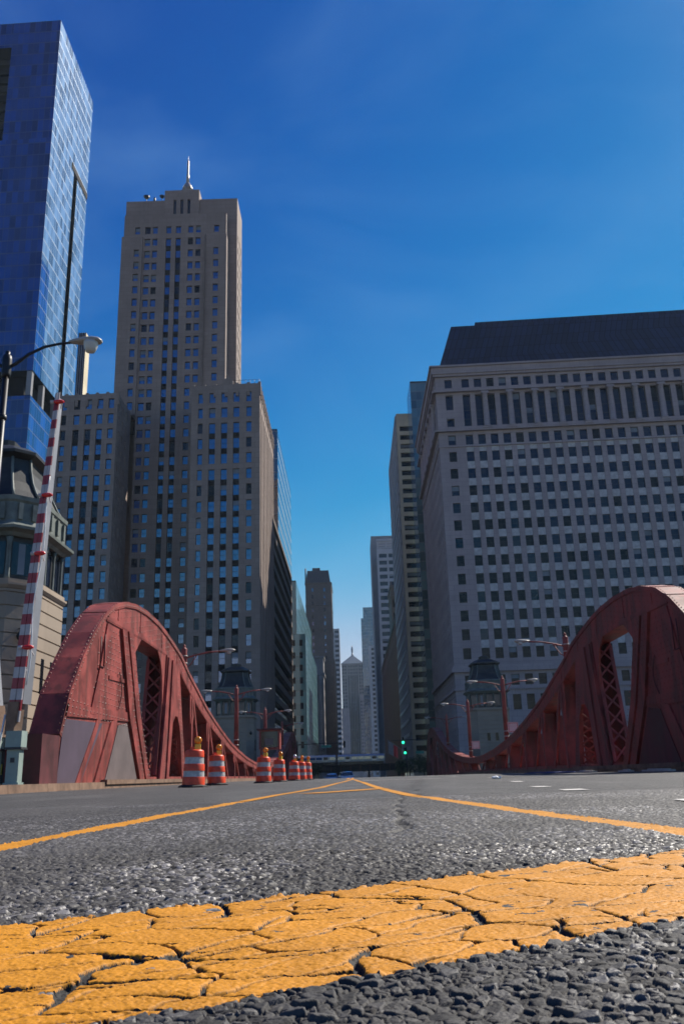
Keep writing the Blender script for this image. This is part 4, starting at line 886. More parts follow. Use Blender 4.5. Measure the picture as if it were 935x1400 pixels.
def bridge_truss(name, label, s, xi, mat, lit):
    """s = +1 when the deck lies towards +X of this truss. xi = face of the web nearest the deck."""
    th = thing(name, label, 'bridge truss', (xi, 27, .1), 'red riveted bridge trusses')
    xo = xi - s * .86; t_ = .045
    X2 = lambda a, b_: (min(a, b_), max(a, b_))
    web_x = [X2(xi, xi - s * t_), X2(xo, xo + s * t_)]
    for far in (0, 1):
        f = (lambda y: 174 - y) if far else (lambda y: y)
        FP = lambda poly: [(f(y), z + (zr(f(y)) * .6)) for y, z in poly]
        for nm, poly in (('top_chord', CHORD), ('heel_plate', HEEL)):
            mb = MB()
            for w_ in web_x: mb.prism(FP(poly), *w_)
            if nm == 'top_chord':          # splice lines across the chord, as raised angle strips
                for y in (33.6, 37.2, 41.6, 45.4, 49.6, 53.4, 58.5, 64, 70.5, 76):
                    zt = np.interp(y, [p[0] for p in TOP], [p[1] for p in TOP]); zb = np.interp(y, [p[0] for p in BOT], [p[1] for p in BOT])
                    mb.prism(FP([(y - .05, zb), (y + .05, zb), (y + .05, zt), (y - .05, zt)]), *X2(xi, xi + s * .025))
            mb.build(nm, [mat], th)
        # cover plates over the top and under the chord
        for nm, L_, d, ex in (('cover_plate', TOP, .05, .05), ('bottom_cover', BOT, -.05, .04)):
            mb = MB(); pl = FP(L_)
            if nm == 'cover_plate' and not far: pl = pl[1:]
            A, B = X2(xi + s * ex, xo - s * ex)
            for (y0, z0), (y1, z1) in zip(pl, pl[1:]):
                dv = np.array((y1 - y0, z1 - z0)); nn = np.array((-dv[1], dv[0])) / np.linalg.norm(dv) * (1 if not far else -1) * d
                mb.prism([(y0, z0), (y1, z1), (y1 + nn[0], z1 + nn[1]), (y0 + nn[0], z0 + nn[1])], A, B)
            if nm == 'cover_plate':          # batten plates
                for k in range(4, len(pl) - 1):
                    (y0, z0), (y1, z1) = pl[k], pl[k + 1]; c = (y0 * .7 + y1 * .3, z0 * .7 + z1 * .3); d_ = _n(np.array((y1 - y0, z1 - z0))); nn = np.array((-d_[1], d_[0])) * (1 if not far else -1)
                    a = np.array(c) + nn * .05; mb.prism([tuple(a - d_ * .12), tuple(a + d_ * .12), tuple(a + d_ * .12 + nn * .025), tuple(a - d_ * .12 + nn * .025)], A + .02, B - .02)
            mb.build(nm, [mat], th)
        # edge angles along both rims of the chord, proud of the web
        mb = MB()
        for L_, sg in ((TOP[1:], -1), (BOT, 1)):
            pl = FP(L_)
            for (y0, z0), (y1, z1) in zip(pl, pl[1:]):
                dv = _n(np.array((y1 - y0, z1 - z0))); nn = np.array((-dv[1], dv[0])) * sg * (1 if not far else -1) * .16
                mb.prism([(y0, z0), (y1, z1), (y1 + nn[0], z1 + nn[1]), (y0 + nn[0], z0 + nn[1])], *X2(xi + s * .002, xi + s * .05))
        mb.build('edge_angle', [mat], th)
        def post(poly, d=.10, nm='post', both=True):
            mb = MB()
            if both: mb.prism(FP(poly), *X2(xo - s * .001, xo + s * .06)); mb.build(nm, [mat], th); mb = MB()
            mb.prism(FP(poly), *X2(xi + s * d, xi - s * .05))
            return mb.build(nm, [mat], th)
        def web_plate(a, b_, nm='post_web', i0=.05, i1=.05):     # a plate across from web to web along the line a-b
            (a0, a1), (b0, b1) = FP([a, b_]); x0, x1 = X2(xi - s * i0, xo + s * i1); mb = MB(); d = _n(np.array((b0 - a0, b1 - a1))); q = np.array((d[1], -d[0])) * .03
            mb.prism([(a0 - q[0], a1 - q[1]), (b0 - q[0], b1 - q[1]), (b0 + q[0], b1 + q[1]), (a0 + q[0], a1 + q[1])], x0, x1); return mb.build(nm, [mat], th)
        def lace(a, b_, n_):        # crossed flat bars from web to web
            (a0, a1), (b0, b1) = FP([a, b_]); mb = MB(); p = lambda t_, x: np.array((x, a0 + (b0 - a0) * t_, a1 + (b1 - a1) * t_)); x0, x1 = xi - s * .06, xo + s * .06
            nrm = _n(np.cross(np.array((1., 0, 0)), p(1, 0) - p(0, 0)))
            for k in range(n_):
                mb.bar(p(k / n_, x0), p((k + 1) / n_, x1), .09, .025, 0, nrm); mb.bar(p(k / n_, x1), p((k + 1) / n_, x0), .09, .025, 0, nrm)
            for x in (x0, x1): mb.bar(p(0, x), p(1, x), .16, .05, 0, nrm)
            return mb.build('lacing', [mat], th)
        # leaning end post, gusset ribs
        post([(33.9, 6.0), (34.6, 6.02), (36.5, 2.7), (38.6, .2), (37.8, .2), (35.6, 2.7)], .12); post([(34.75, 6.02), (35.5, 6.05), (37.2, 2.9), (39.4, .2), (38.75, .2), (36.6, 2.75)], .16)
        lace((35.4, 5.8), (39.2, .5), 7)
        post([(32.0, 5.9), (32.5, 5.9), (31.9, 4.4), (30.9, 2.5), (30.4, 2.5), (31.4, 4.4)], .058, 'stiffener', False)
        post([(27.7, 2.25), (35.9, 2.55), (35.9, 2.9), (27.85, 2.65)], .05, 'stiffener', False)
        post([(32.6, 3.9), (35.3, 4.0), (35.2, 4.15), (32.6, 4.05)], .04, 'stiffener', False)
        post([(33.1, 2.4), (33.9, 2.5), (32.0, .2), (31.2, .2)], .07, 'stiffener', False); post([(31.3, 2.4), (31.7, 2.4), (29.6, .2), (29.1, .2)], .06, 'stiffener', False)
        # wide second post with the arched laced opening
        post([(42.5, 6.1), (44.3, 6.08), (44.4, 3.6), (43.6, .2), (41.2, .2), (42.0, 3.2)], .10); post([(44.35, 6.05), (45.8, 5.7), (46.8, 3.2), (48.2, .2), (47.2, .2), (46.5, 2.2), (46.1, 2.9), (45.5, 3.35), (44.9, 3.35), (44.45, 3.0)], .08)
        post([(42.6, 6.0), (43.0, 6.0), (42.4, 3.2), (41.6, .2), (41.2, .2), (42.0, 3.2)], .18, 'stiffener', False); post([(43.6, 6.0), (44.05, 6.0), (43.75, 3.2), (43.2, .2), (42.7, .2), (43.2, 3.2)], .18, 'stiffener', False)
        lace((42.4, 5.9), (41.2, .5), 7); lace((44.6, 3.1), (43.9, .4), 5); lace((46.2, 2.9), (47.3, .4), 5)
        post([(40.6, 6.1), (42.6, 6.12), (42.3, 5.0), (42.0, 3.6), (41.75, 5.0), (41.4, 5.6)], .03, 'gusset', False); post([(35.3, 6.06), (37.4, 6.12), (36.4, 5.4), (36.1, 4.4), (35.9, 3.2)], .03, 'gusset')
        for k, (y, z) in enumerate(APEX):
            g = .5 if k < 3 else .34; h_ = z * .3
            post([(y - .55, z + .25), (y + .9, z - .0), (y + .95, z - h_ * .5), (y + .35, z - h_), (y - .3, z - h_), (y - .55, z - h_ * .5)], .03, 'gusset')
            ww = .34 - .03 * k; post([(y - ww / 2, z), (y + ww / 2, z), (y + ww / 2, .2), (y - ww / 2, .2)], .07); web_plate((y + .05, z), (y + .05, .25))
            run = min(3.3, 2.2 + z * .3); post([(y + .15, z), (y + .15 + ww, z), (y + run + ww * .6, .2), (y + run - ww * .4, .2)], .07)
            if k < 4: web_plate((y - 2.5, z * .92), (y - 2.5, .25), 'post_web', .3, .05)
        mb = MB(); yy = np.arange(38.5, 87.1, 4.04)
        for a, b_ in zip(yy, yy[1:]): mb.prism(FP([(a, .18), (b_, .18), (b_, .42), (a, .42)]), *X2(xi + s * .04, xo))
        mb.build('bottom_chord', [mat], th)
        if not far:                     # rivets on the web that faces the deck, and along the heel's curved edge
            mb = MB(); rv = .027
            def dome(p, n):
                n = np.array(n, float); a = _n(np.cross(n, (0, .3, 1.))); b2 = np.cross(n, a); p = np.array(p); tip = p + n * rv * 1.1
                R_ = [p + rv * 1.25 * (math.cos(q) * a + math.sin(q) * b2) for q in np.arange(5) * 2 * PI / 5]
                for k in range(5): mb.face([R_[k], R_[(k + 1) % 5], tip])
            Pc, Ph = FP(CHORD), FP(HEEL)
            for z in np.arange(1.2, 7.3, .24):
                for y in np.arange(32, 62, .5):
                    zz = z + (.12 if int(round(y / .5)) % 2 else 0) - .10 * (y - 40) * (1 if y > 44 else .4); e = .16
                    if inpoly(y, zz - e, Pc) and inpoly(y, zz + e, Pc): dome((xi, y, zz), (s, 0, 0))
            for z in np.arange(.3, 5.8, .21):
                for y in np.arange(28, 38.6, .4):
                    if inpoly(y, z, Ph) and (inpoly(y, z, FP([(31.4, 5.8), (34, 5.8), (38, .2), (34, .2), (34, 2.3), (28, 2.2), (28.1, 2.9), (30.6, 2.95)])) or z > 2.2 and z < 2.9) : dome((xi + s * .052 if 2.25 < z < 2.65 and y < 35.9 else xi + s * .002, y + (.2 if int(round(z / .21)) % 2 else 0), z), (s, 0, 0))
            for pl, dx in ((FP(TOP[1:]), .05),):
                for (y0, z0), (y1, z1) in zip(pl[:16], pl[1:17]):
                    L_ = math.hypot(y1 - y0, z1 - z0); n_ = max(1, int(L_ / .21)); nn = np.array((-(z1 - z0), (y1 - y0))) / L_
                    for k in range(n_):
                        c = np.array((y0, z0)) + (np.array((y1 - y0, z1 - z0))) * (k + .5) / n_
                        for xx in (xi - s * .03, xo + s * .03): dome((xx, *(c + nn * .05)), (0, *nn))
                        dome((xi + s * .05, *(c - nn * .09)), (s, 0, 0))
            for (a, b_) in (((34.2, 5.9), (38.3, .4)), ((35.1, 5.9), (39.1, .4)), ((42.9, 5.8), (41.6, .4)), ((44.0, 5.8), (43.2, .4)), ((45.2, 5.4), (47.7, .4)), ((43.4, 3.2), (42.4, .4))):
                n_ = 24
                for k in range(n_):
                    t2 = (k + .5) / n_; y, z = a[0] + (b_[0] - a[0]) * t2, a[1] + (b_[1] - a[1]) * t2
                    for o_ in (-.16, .16): dome((xi + s * (.162 if a[0] == 35.1 else .182 if a[0] in (42.9, 44.0) and False else .122 if a[0] == 34.2 else .102), y + o_, z), (s, 0, 0))
            rv_o = mb.build('rivets', [mat], th); rv_o['kind'] = 'stuff'
            # the plated heel housing and the patched plates low on the web
            mb = MB(); x0, x1 = X2(xi + s * .06, xo - s * .12); mb.box(x0, x1, 25.75, 27.3, .2, 1.66); mb.build('heel_housing', ['bridge_red_dark'], th)
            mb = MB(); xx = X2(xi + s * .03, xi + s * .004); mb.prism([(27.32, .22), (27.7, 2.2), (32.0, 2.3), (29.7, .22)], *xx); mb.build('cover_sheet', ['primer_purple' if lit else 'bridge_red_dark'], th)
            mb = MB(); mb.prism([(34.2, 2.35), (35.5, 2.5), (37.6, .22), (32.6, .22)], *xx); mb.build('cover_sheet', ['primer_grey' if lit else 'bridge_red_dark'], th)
            mb = MB(); mb.prism([(32.0, .2), (48, .2), (48, .36), (32, .36)], *X2(xi + s * .06, xi + s * .3)); mb.build('toe_beam', ['rusty_steel'], th)
            mb = MB()   # a bent pipe handle on the heel plate
            for y, z0, z1 in ((31.15, 4.25, 5.3), (31.65, 4.25, 5.45)): mb.tube([(xi + s * .08, y, z0), (xi + s * .08, y, z1)], .025, 5)
            mb.tube([(xi + s * .08, 31.15, 4.25), (xi + s * .08, 31.65, 4.25)], .025, 5); mb.build('handle', ['bridge_red_dark'], th)
            mb = MB()
            for k in range(9): mb.bar((xi + s * .07, 33.9 + .42 * math.sin(k * .35) , 3.0 + .16 * k - .1), (xi + s * .07, 33.9 + .42 * math.sin((k + 1) * .35), 3.06 + .16 * k), .03, .03)
            mb.build('ladder_hoop', ['bridge_red_dark'], th)
    return th
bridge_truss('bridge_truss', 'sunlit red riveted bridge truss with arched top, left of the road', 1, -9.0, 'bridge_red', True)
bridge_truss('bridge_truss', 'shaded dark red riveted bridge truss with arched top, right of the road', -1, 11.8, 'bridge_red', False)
for x, lab in ((-15.0, 'dark footway railing outside the sunlit left truss'), (17.8, 'dark footway railing outside the shaded right truss')):
    th = thing('bridge_railing', lab, 'railing', (x, 24, .2), 'footway railings on the bridge'); mb = MB()
    for a in np.arange(24, 138, 6.): mb.bar((x, a, zr(a) + 1.3), (x, a + 6, zr(a + 6) + 1.3), .08, .08); mb.bar((x, a, zr(a) + .35), (x, a + 6, zr(a + 6) + .35), .06, .06)
    mb.build('rail', 'bridge_red_dark', th)
    for a in np.arange(24, 139, 3.): mb = MB(); mb.box(x - .05, x + .05, a - .05, a + .05, zr(a) + .15, zr(a) + 1.35); mb.build('post', 'bridge_red_dark', th)
    mb = MB()
    for a in np.arange(24.3, 138, .3): mb.box(x - .012, x + .012, a - .012, a + .012, zr(a) + .35, zr(a) + 1.28)
    mb.build('baluster', 'bridge_red_dark', th)['kind'] = 'stuff'

# ------------------------------------------------------------------ bridge houses
def oct_ring(h, z, ch=.34, c=(0, 0)):
    k = h * (1 - ch); return [(c[0] + x, c[1] + y, z) for x, y in ((-k, -h), (k, -h), (h, -k), (h, k), (k, h), (-k, h), (-h, k), (-h, -k))]
def bridge_house(label, x, y):
    th = thing('bridge_house', label, 'bridge house', (x, y, -1.2), 'stone bridge houses with mansard roofs'); c = (x, y)
    B = 2.9; mb = MB(); z = -1.2; R_ = []
    while z < 8.55:          # rusticated courses with a sunk joint between them
        R_ += [oct_ring(B, z, .34, c), oct_ring(B, z + .55, .34, c), oct_ring(B - .06, z + .57, .34, c), oct_ring(B - .06, z + .61, .34, c)]; z += .62
    R_ += [oct_ring(B, z, .34, c), oct_ring(B, 8.85, .34, c)]
    mb.rings(R_); mb.build('wall', 'bridge_stone', th)
    mb = MB(); mb.rings([oct_ring(h, zz, .34, c) for h, zz in ((B + .04, 8.86), (B + .14, 9.0), (B + .14, 9.1), (B + .03, 9.12), (B + .03, 9.3))]); mb.build('string_course', 'bridge_stone', th); mb = MB(); mb.rings([oct_ring(h, zz, .34, c) for h, zz in ((B + .12, 1.4), (B + .12, 1.75), (B + .02, 1.8))]); mb.build('plinth_course', 'bridge_stone', th)
    mb = MB(); mb.rings([oct_ring(B - .28, 9.3, .34, c), oct_ring(B - .28, 11.4, .34, c)]); mb.build('bay', 'copper_dark', th)
    corners = oct_ring(B - .28, 0, .34, c)
    for k in range(8):      # glazed bays between slim colonnettes
        a, b_ = np.array(corners[k]), np.array(corners[(k + 1) % 8]); u = b_ - a; L_ = np.linalg.norm(u); u = u / L_; n = np.array((u[1], -u[0], 0)); np_ = 3 if L_ > 2.5 else 1
        for q in range(np_):
            m0, m1 = L_ * q / np_ + .16, L_ * (q + 1) / np_ - .16; P_ = lambda s_, z_, d: tuple(a + u * s_ + n * d + np.array((0, 0, z_)))
            mb = MB(); mb.face([P_(m0, 9.55, .02), P_(m1, 9.55, .02), P_(m1, 11.1, .02), P_(m0, 11.1, .02)])
            if q == 0 and k in (0, 1): mb.face([P_(m0 + .3, 9.6, .025), P_(m0 + .62, 9.6, .025), P_(m0 + .62, 11.05, .025), P_(m0 + .3, 11.05, .025)], 1)
            mb.build('window', ['window_dim', 'window_blind'], th)
        for q in range(np_ + 1):
            p = a + u * (L_ * q / np_) + n * .12; mb = MB(); mb.tube([(p[0], p[1], 9.3), (p[0], p[1], 9.5), (p[0], p[1], 11.0), (p[0], p[1], 11.3)], [.1, .065, .06, .13], 6); mb.build('colonnette', 'copper_pale', th)
    mb = MB(); mb.rings([oct_ring(h, zz, .34, c) for h, zz in ((B - .1, 11.35), (B + .02, 11.5), (B + .3, 11.62), (B + .32, 11.75), (B - .02, 11.95), (B - .1, 12.1))]); mb.build('cornice', 'copper_pale', th)
    mb = MB(); mb.rings([oct_ring(h, zz, .34, c) for h, zz in ((B - .1, 12.1), (B - .12, 13.0), (B - .04, 13.1), (B - .02, 13.3), (B - .3, 13.4))])
    for k in range(8):
        a, b_ = np.array(oct_ring(B - .1, 0, .34, c)[k]), np.array(oct_ring(B - .1, 0, .34, c)[(k + 1) % 8]); u = b_ - a; L_ = np.linalg.norm(u); u /= L_; n = np.array((u[1], -u[0], 0))
        for q in range(4 if L_ > 2.5 else 2):
            m_ = L_ * (q + .5) / (4 if L_ > 2.5 else 2); p = a + u * m_; mb.obox((p[0] + n[0] * .01, p[1] + n[1] * .01, 12.55), u, n, (0, 0, 1), .1, .1, .4)
    mb.build('parapet', 'copper_pale', th)
    mb = MB(); mb.rings([oct_ring(h, zz, .34, c) for h, zz in ((B - .3, 13.35), (B - .55, 13.75), (B - .8, 14.3), (B - .98, 15.0), (B - 1.04, 15.6))], 0, False); rf = mb.build('roof', 'copper_dark', th)
    mb = MB()
    for k in range(8):
        prof = [(B - .27, 13.37), (B - .52, 13.77), (B - .77, 14.32), (B - .95, 15.0), (B - 1.02, 15.6)]
        mb.tube([oct_ring(h, zz, .34, c)[k] for h, zz in prof], .07, 5)
    mb.build('hip_rib', 'copper_pale', rf)
    mb = MB(); mb.rings([oct_ring(h, zz, .34, c) for h, zz in ((B - 1.04, 15.55), (B - .72, 15.75), (B - .72, 15.9), (B - 1.25, 16.25), (B - 1.9, 16.55), (.7, 16.6), (.7, 16.95), (.3, 17.1))]); mb.build('roof_cap', 'copper_dark', th)
    for dx, dy in ((1, -.5), (1, .75)):         # slit windows in the stone
        mb = MB(); mb.box(x + B - .02, x + B + .012, y + dy - .2, y + dy + .2, 4.3, 5.9); mb.build('slit_window', 'window_dark', th)
    for dx in (-.5, .7): mb = MB(); mb.box(x + dx - .22, x + dx + .22, y - B - .012, y - B + .02, 4.6, 5.7); mb.build('slit_window', 'window_dark', th)
    mb = MB(); k = B * .83; p = (x + k + .15, y - k - .15, 6.6); mb.lathe(p, [(.0, -.16), (.16, -.05), (.2, .1), (.08, .3), (.05, .42)], 8); mb.bar((p[0], p[1], 7.0), (p[0] - .3, p[1] + .3, 7.1), .05, .05); mb.build('wall_lamp', 'black_iron', th)
    return th
bridge_house('stone bridge house with copper mansard roof behind the raised striped gate', -17.3, 41.3)
bridge_house('far stone bridge house with dark roof rising behind the left truss', -17.3, 132.5)
bridge_house('far stone bridge house with dark roof behind the right truss, below the mansard block', 20.1, 132.5)

# ------------------------------------------------------------------ lamps
def cobra(mb_arm, mb_head, base, dx, L_, rise=.25, hd=1.):
    # arm out along dx (+1/-1) with a strut, shallow cobra head at its end
    x, y, z = base; e = x + dx * L_
    mb_arm.tube([(x, y, z - .35), (x + dx * L_ * .3, y, z - .18), (x + dx * L_ * .65, y, z - .04), (e, y, z)], .045, 6)
    mb_arm.tube([(x, y, z - .95), (x + dx * L_ * .16, y, z - .75), (x + dx * L_ * .34, y, z - .2)], .03, 5)
    P_ = [(e - dx * .1, .06), (e + dx * .15, .12), (e + dx * .4, .17), (e + dx * .65, .15), (e + dx * .8, .06)]
    mb_head.rings([[(px, y + r * hd * math.cos(q), z + .04 + r * hd * .62 * math.sin(q)) for q in np.arange(8) * PI / 4] for px, r in P_], 0, True)
    mb_head.lathe((e + dx * .47, y, z - .13), [(.05, -.03), (.12, .02), (.14, .1)], 10, 1)
def bridge_lamp(label, x, y, z0, arms, sign=False):
    th = thing('street_lamp', label, 'street lamp', (x, y, z0), 'red lamp posts standing on the trusses')
    mb = MB(); mb.tube([(x, y, z0), (x, y, 7.35)], [.2, .16], 10); mb.lathe((x, y, 7.35), [(.16, 0), (.19, .05), (.1, .15), (.05, .18), (.09, .26), (0.02, .36)], 10); mb.build('post', 'bridge_red', th)
    for dx in arms:
        a, h_ = MB(), MB(); cobra(a, h_, (x, y, 7.25), dx, 2.1); a.build('arm', 'bridge_red', th); h_.build('lamp_head', ['lamp_shell', 'lamp_glass'], th)
    for z in (z0 + .7, z0 + 1.1): mb = MB(); mb.tube([(x, y, z), (x, y, z + .06)], .205, 10); mb.build('band', 'lamp_shell', th)
    return th
bridge_lamp('single armed red lamp post, nearest on the left truss beside its arch', -9.42, 49.5, 5.9, (1,))
bridge_lamp('double armed red lamp post on the left truss in front of the far bridge house', -9.42, 72.5, 2.2, (-1, 1))
bridge_lamp('double armed red lamp post above the red steel control cabinet', -9.42, 96.5, 1.8, (-1, 1))
bridge_lamp('double armed red lamp post at the far end of the left truss', -9.42, 120, 3.3, (1,))
bridge_lamp('single armed red lamp post, nearest on the right truss beside its arch', 12.22, 49.5, 5.9, (-1,))
bridge_lamp('double armed red lamp post with pink sign, before the right bridge house', 12.22, 71.5, 2.2, (-1, 1))
bridge_lamp('double armed red lamp post with smaller pink sign, right truss low point', 12.22, 94, 1.7, (-1, 1))
bridge_lamp('double armed red lamp post at the far end of the right truss', 12.22, 116, 2.9, (-1, 1))
for x, y, z, lab in ((12.75, 71.3, 3.6, 'larger pale pink notice on the lamp post before the right bridge house'), (12.75, 93.8, 3.0, 'smaller pale pink notice on the lamp post at the right truss low point')):
    th = thing('notice_sign', lab, 'sign', (x, y, z)); mb = MB(); mb.box(x - .42, x + .42, y - .02, y + .02, z - .4, z + .4); mb.build('sign_plate', 'sign_pink', th)
    mb = MB(); q = .015
    for a in ((x - .36, x + .36, z + .3, z + .34), (x - .36, x + .36, z - .34, z - .3), (x - .36, x - .32, z - .3, z + .3), (x + .32, x + .36, z - .3, z + .3)): mb.box(a[0], a[1], y - .03, y - .022, a[2], a[3])
    mb.build('sign_border', 'sign_red', th); mb = MB(); mb.box(x - .55, x - .4, y - .015, y + .015, z + .1, z + .16); mb.box(x - .55, x - .4, y - .015, y + .015, z - .16, z - .1); mb.build('bracket', 'steel_dark', th)

x, y = -8.72, 20.5
th = thing('street_lamp', 'tall black lamp post with curved arm and big cobra lamp at the left edge', 'street lamp', (x, y, .2))
mb = MB(); mb.lathe((x, y, .2), [(.26, 0), (.26, .12), (.17, .3), (.15, 1.2), (.16, 1.25)], 12); mb.tube([(x, y, 1.4), (x, y, 9.)], [.13, .085], 12); mb.tube([(x, y, 9.), (x, y, 11.05)], [.085, .075], 12); mb.build('post', 'black_iron', th)
mb = MB(); mb.lathe((x, y, 10.4), [(.11, 0), (.12, .1), (.13, .5), (.11, .62), (.05, .66), (.07, .72), (.0, .8)], 12); mb.build('collar', 'black_iron', th); mb = MB(); mb.lathe((x, y, 9.2), [(.085, 0), (.12, .03), (.12, .12), (.085, .15)], 12); mb.build('collar', 'black_iron', th)
for dx in (1, -1):
    mb = MB(); mb.tube([(x + dx * .08, y, 10.7), (x + dx * .25, y, 10.8), (x + dx * .55, y, 11.05), (x + dx * .95, y, 11.25), (x + dx * 1.35, y, 11.33), (x + dx * 1.65, y, 11.35)], [.045, .045, .04, .038, .035, .035], 8); mb.build('arm', 'black_iron', th)
    e = x + dx * 1.6
    mb = MB(); P_ = [(0, .07, .05), (.12, .10, .09), (.35, .16, .12), (.6, .20, .13), (.78, .17, .10), (.86, .07, .04)]
    mb.rings([[(e + dx * px, y + r * math.cos(q), 11.36 + (h_ * math.sin(q) if q < PI else .045 * math.sin(q) * h_ / .12)) for q in np.arange(12) * PI / 6] for px, r, h_ in P_], 0, True); hd = mb.build('lamp_head', 'lamp_shell', th)
    mb = MB(); mb.lathe((e + dx * .57, y, 11.05), [(.05, 0), (.12, .02), (.155, .1), (.19, .22), (.2, .29)], 14); mb.build('lamp_bowl', 'lamp_glass', hd)

# ------------------------------------------------------------------ crossing gates at the kerb
def gate(label, bx, by, A, B, wd, dp, deg, nst, lamps, red_only=None):
    th = thing('crossing_gate', label, 'gate', (bx, by, .2), 'raised crossing gates')
    A, B = np.array(A, float), np.array(B, float); d = _n(B - A); L_ = np.linalg.norm(B - A); r = math.radians(deg)
    wv = np.array((math.cos(r), -math.sin(r), 0)); wv = _n(wv - wv.dot(d) * d); nv = np.cross(wv, d)     # wv across the striped face, nv out of its back
    if nv[1] < 0: nv = -nv
    mb = MB(); mb.box(bx - .17, bx + .17, by - .17, by + .17, .2, 1.25); mb.box(bx - .21, bx + .21, by - .21, by + .21, .2, .32); mb.build('pedestal', 'gate_green', th)
    mb = MB(); mb.box(bx - .22, bx + .22, by - .22, by + .22, 1.25, 1.7); cab = mb.build('machine_box', 'gate_green', th)
    mb = MB(); mb.box(bx - .24, bx + .24, by - .24, by + .24, 1.2, 1.26); mb.box(bx - .06, bx + .05, by - .185, by - .165, .85, .98); mb.build('lid_seam', 'steel_dark', cab)
    mb = MB(); mb.bar(A - d * .35, A + d * .55, .34, .3, 0, nv); mb.build('hub', 'rusty_steel', th)
    def P_(t_, a, b_): k = 1 - .62 * t_; return A + d * L_ * t_ + wv * wd * k * a + nv * dp * k * b_
    mb = MB()        # the tapering alloy beam behind the boards
    for t0, t1 in zip(np.linspace(.05, .98, 9), np.linspace(.05, .98, 9)[1:]):
        mb.rings([[P_(t_, -.1, .0), P_(t_, .5, .0), P_(t_, .5, 1.), P_(t_, -.1, 1.)] for t_ in (t0, t1)])
    mb.build('beam', 'aluminium', th)
    mb = MB(); e = np.linspace(.0, 1, nst + 1)
    for k in range(nst):
        for a0, a1 in ((-.5, -.03), (.03, .5)):
            m_ = (1 if k % 2 else 0) if red_only is None else (1 if k in red_only else 0)
            f4 = [P_(e[k], a0, -.22), P_(e[k], a1, -.22), P_(e[k + 1], a1, -.22), P_(e[k + 1], a0, -.22)]; b4 = [P_(e[k], a0, -.06), P_(e[k], a1, -.06), P_(e[k + 1], a1, -.06), P_(e[k + 1], a0, -.06)]
            mb.face(f4, m_); mb.face(b4[::-1], m_); mb.face([f4[1], b4[1], b4[2], f4[2]], m_); mb.face([b4[0], f4[0], f4[3], b4[3]], m_)
    mb.build('striped_board', ['gate_white' if red_only is None else 'aluminium', 'gate_red'], th)
    mb = MB()
    for k in range(1, 7): mb.bar(P_(k / 7, -.5, -.03), P_(k / 7, .5, -.03), .05, .05)
    mb.build('bracket', 'gate_white', th)
    for t_ in lamps:
        p = P_(t_, .62, -.5); mb = MB(); mb.tube([p + np.array((-.16, -.02, 0)), p + np.array((-.06, 0, 0)), p + np.array((.1, 0, 0)), p + np.array((.18, 0, .0))], [.035, .065, .07, .03], 10); lo = mb.build('warning_light', 'red_lens', th)
        mb = MB(); mb.tube([p + np.array((-.24, 0, 0)), p + np.array((-.13, 0, 0))], .06, 8); mb.bar(p + np.array((.1, 0, -.05)), P_(t_, .8, .3) - d * .2, .03, .03); mb.build('lamp_housing', 'gate_white', lo)
    mb = MB(); pts = [P_(t_, .58 + .35 * math.sin(t_ * 9.4) ** 2, -.3) for t_ in np.linspace(.1, .72, 30)]; mb.tube(pts, .018, 5)
    mb.tube([P_(.02, -.6, -.3), P_(.0, -.75, -.3) - d * .7, P_(0, -.9, -.2) - d * 1.4], .03, 5); mb.build('cable', 'cable_white', th)
    return th
gate('raised gate arm striped red and white, with red lights, on a green pedestal', -9.4, 25, (-9.50, 25, 1.95), (-8.92, 25, 12.05), .46, .33, 24, 33, (.965, .66, .48, .205))
gate('raised pale footway gate with red bands at the left edge', -10.25, 25.6, (-10.2, 25.6, 1.9), (-11.1, 25.6, 8.4), .22, .16, 24, 22, (), (6, 7, 13, 14))
th = thing('control_box', 'small dark metal control box on the pavement behind the gate pedestal', 'control box', (-10.3, 26.4, .2)); mb = MB(); mb.box(-10.75, -10.05, 26.2, 26.7, .2, 1.25); mb.build('box_body', 'steel_dark', th); mb = MB(); mb.box(-10.6, -10.2, 26.18, 26.2, .55, .85); mb.build('warning_plate', 'battery_yellow', th)

# ------------------------------------------------------------------ traffic drums
def drum():
    th = thing('traffic_drum', 'x', 'traffic drum', (0, 0, 0), 'orange and white traffic drums')
    mb = MB(); mb.lathe((0, 0, 0), [(.40, 0), (.40, .03), (.33, .06), (.30, .075)], 8, 0, False); mb.build('base', 'rubber', th)
    zs = [.06, .27, .42, .60, .77, .93]; rr = [.292, .285, .275, .262, .25, .238]
    mb = MB()
    for k in (0, 2, 4): mb.lathe((0, 0, 0), [(rr[k] + .006, zs[k]), (rr[k + 1] + .012, zs[k + 1] - .015), (rr[k + 1] + .004, zs[k + 1])], 24, 0, True, False)
    mb.lathe((0, 0, 0), [(.238, .93), (.23, .95), (.17, .965), (.15, .955), (.0, .955)], 24, 0, True, False); mb.obox((0, 0, 1.0), (1, 0, 0), (0, 1, 0), (0, 0, 1), .12, .03, .045); mb.build('body', 'drum_orange', th)
    for k in (1, 3): mb = MB(); mb.lathe((0, 0, 0), [(rr[k] - .004, zs[k] - .002), (rr[k + 1] - .004, zs[k + 1] + .002)], 24, 0, True, False); mb.build('reflective_band', 'drum_white', th)
    mb = MB(); mb.box(-.0, .15, -.05, .05, .955, 1.11); lt = mb.build('warning_light', 'battery_yellow', th)
    mb = MB(); mb.rings([[(.075 + r * math.cos(q), yy, 1.21 + r * math.sin(q)) for q in np.arange(14) * 2 * PI / 14] for yy, r in ((-.065, .05), (-.05, .085), (-.02, .10), (.02, .10), (.05, .085), (.065, .05))], 0, True); mb.build('lens', 'amber_lens', lt)
    return th
D0 = drum()
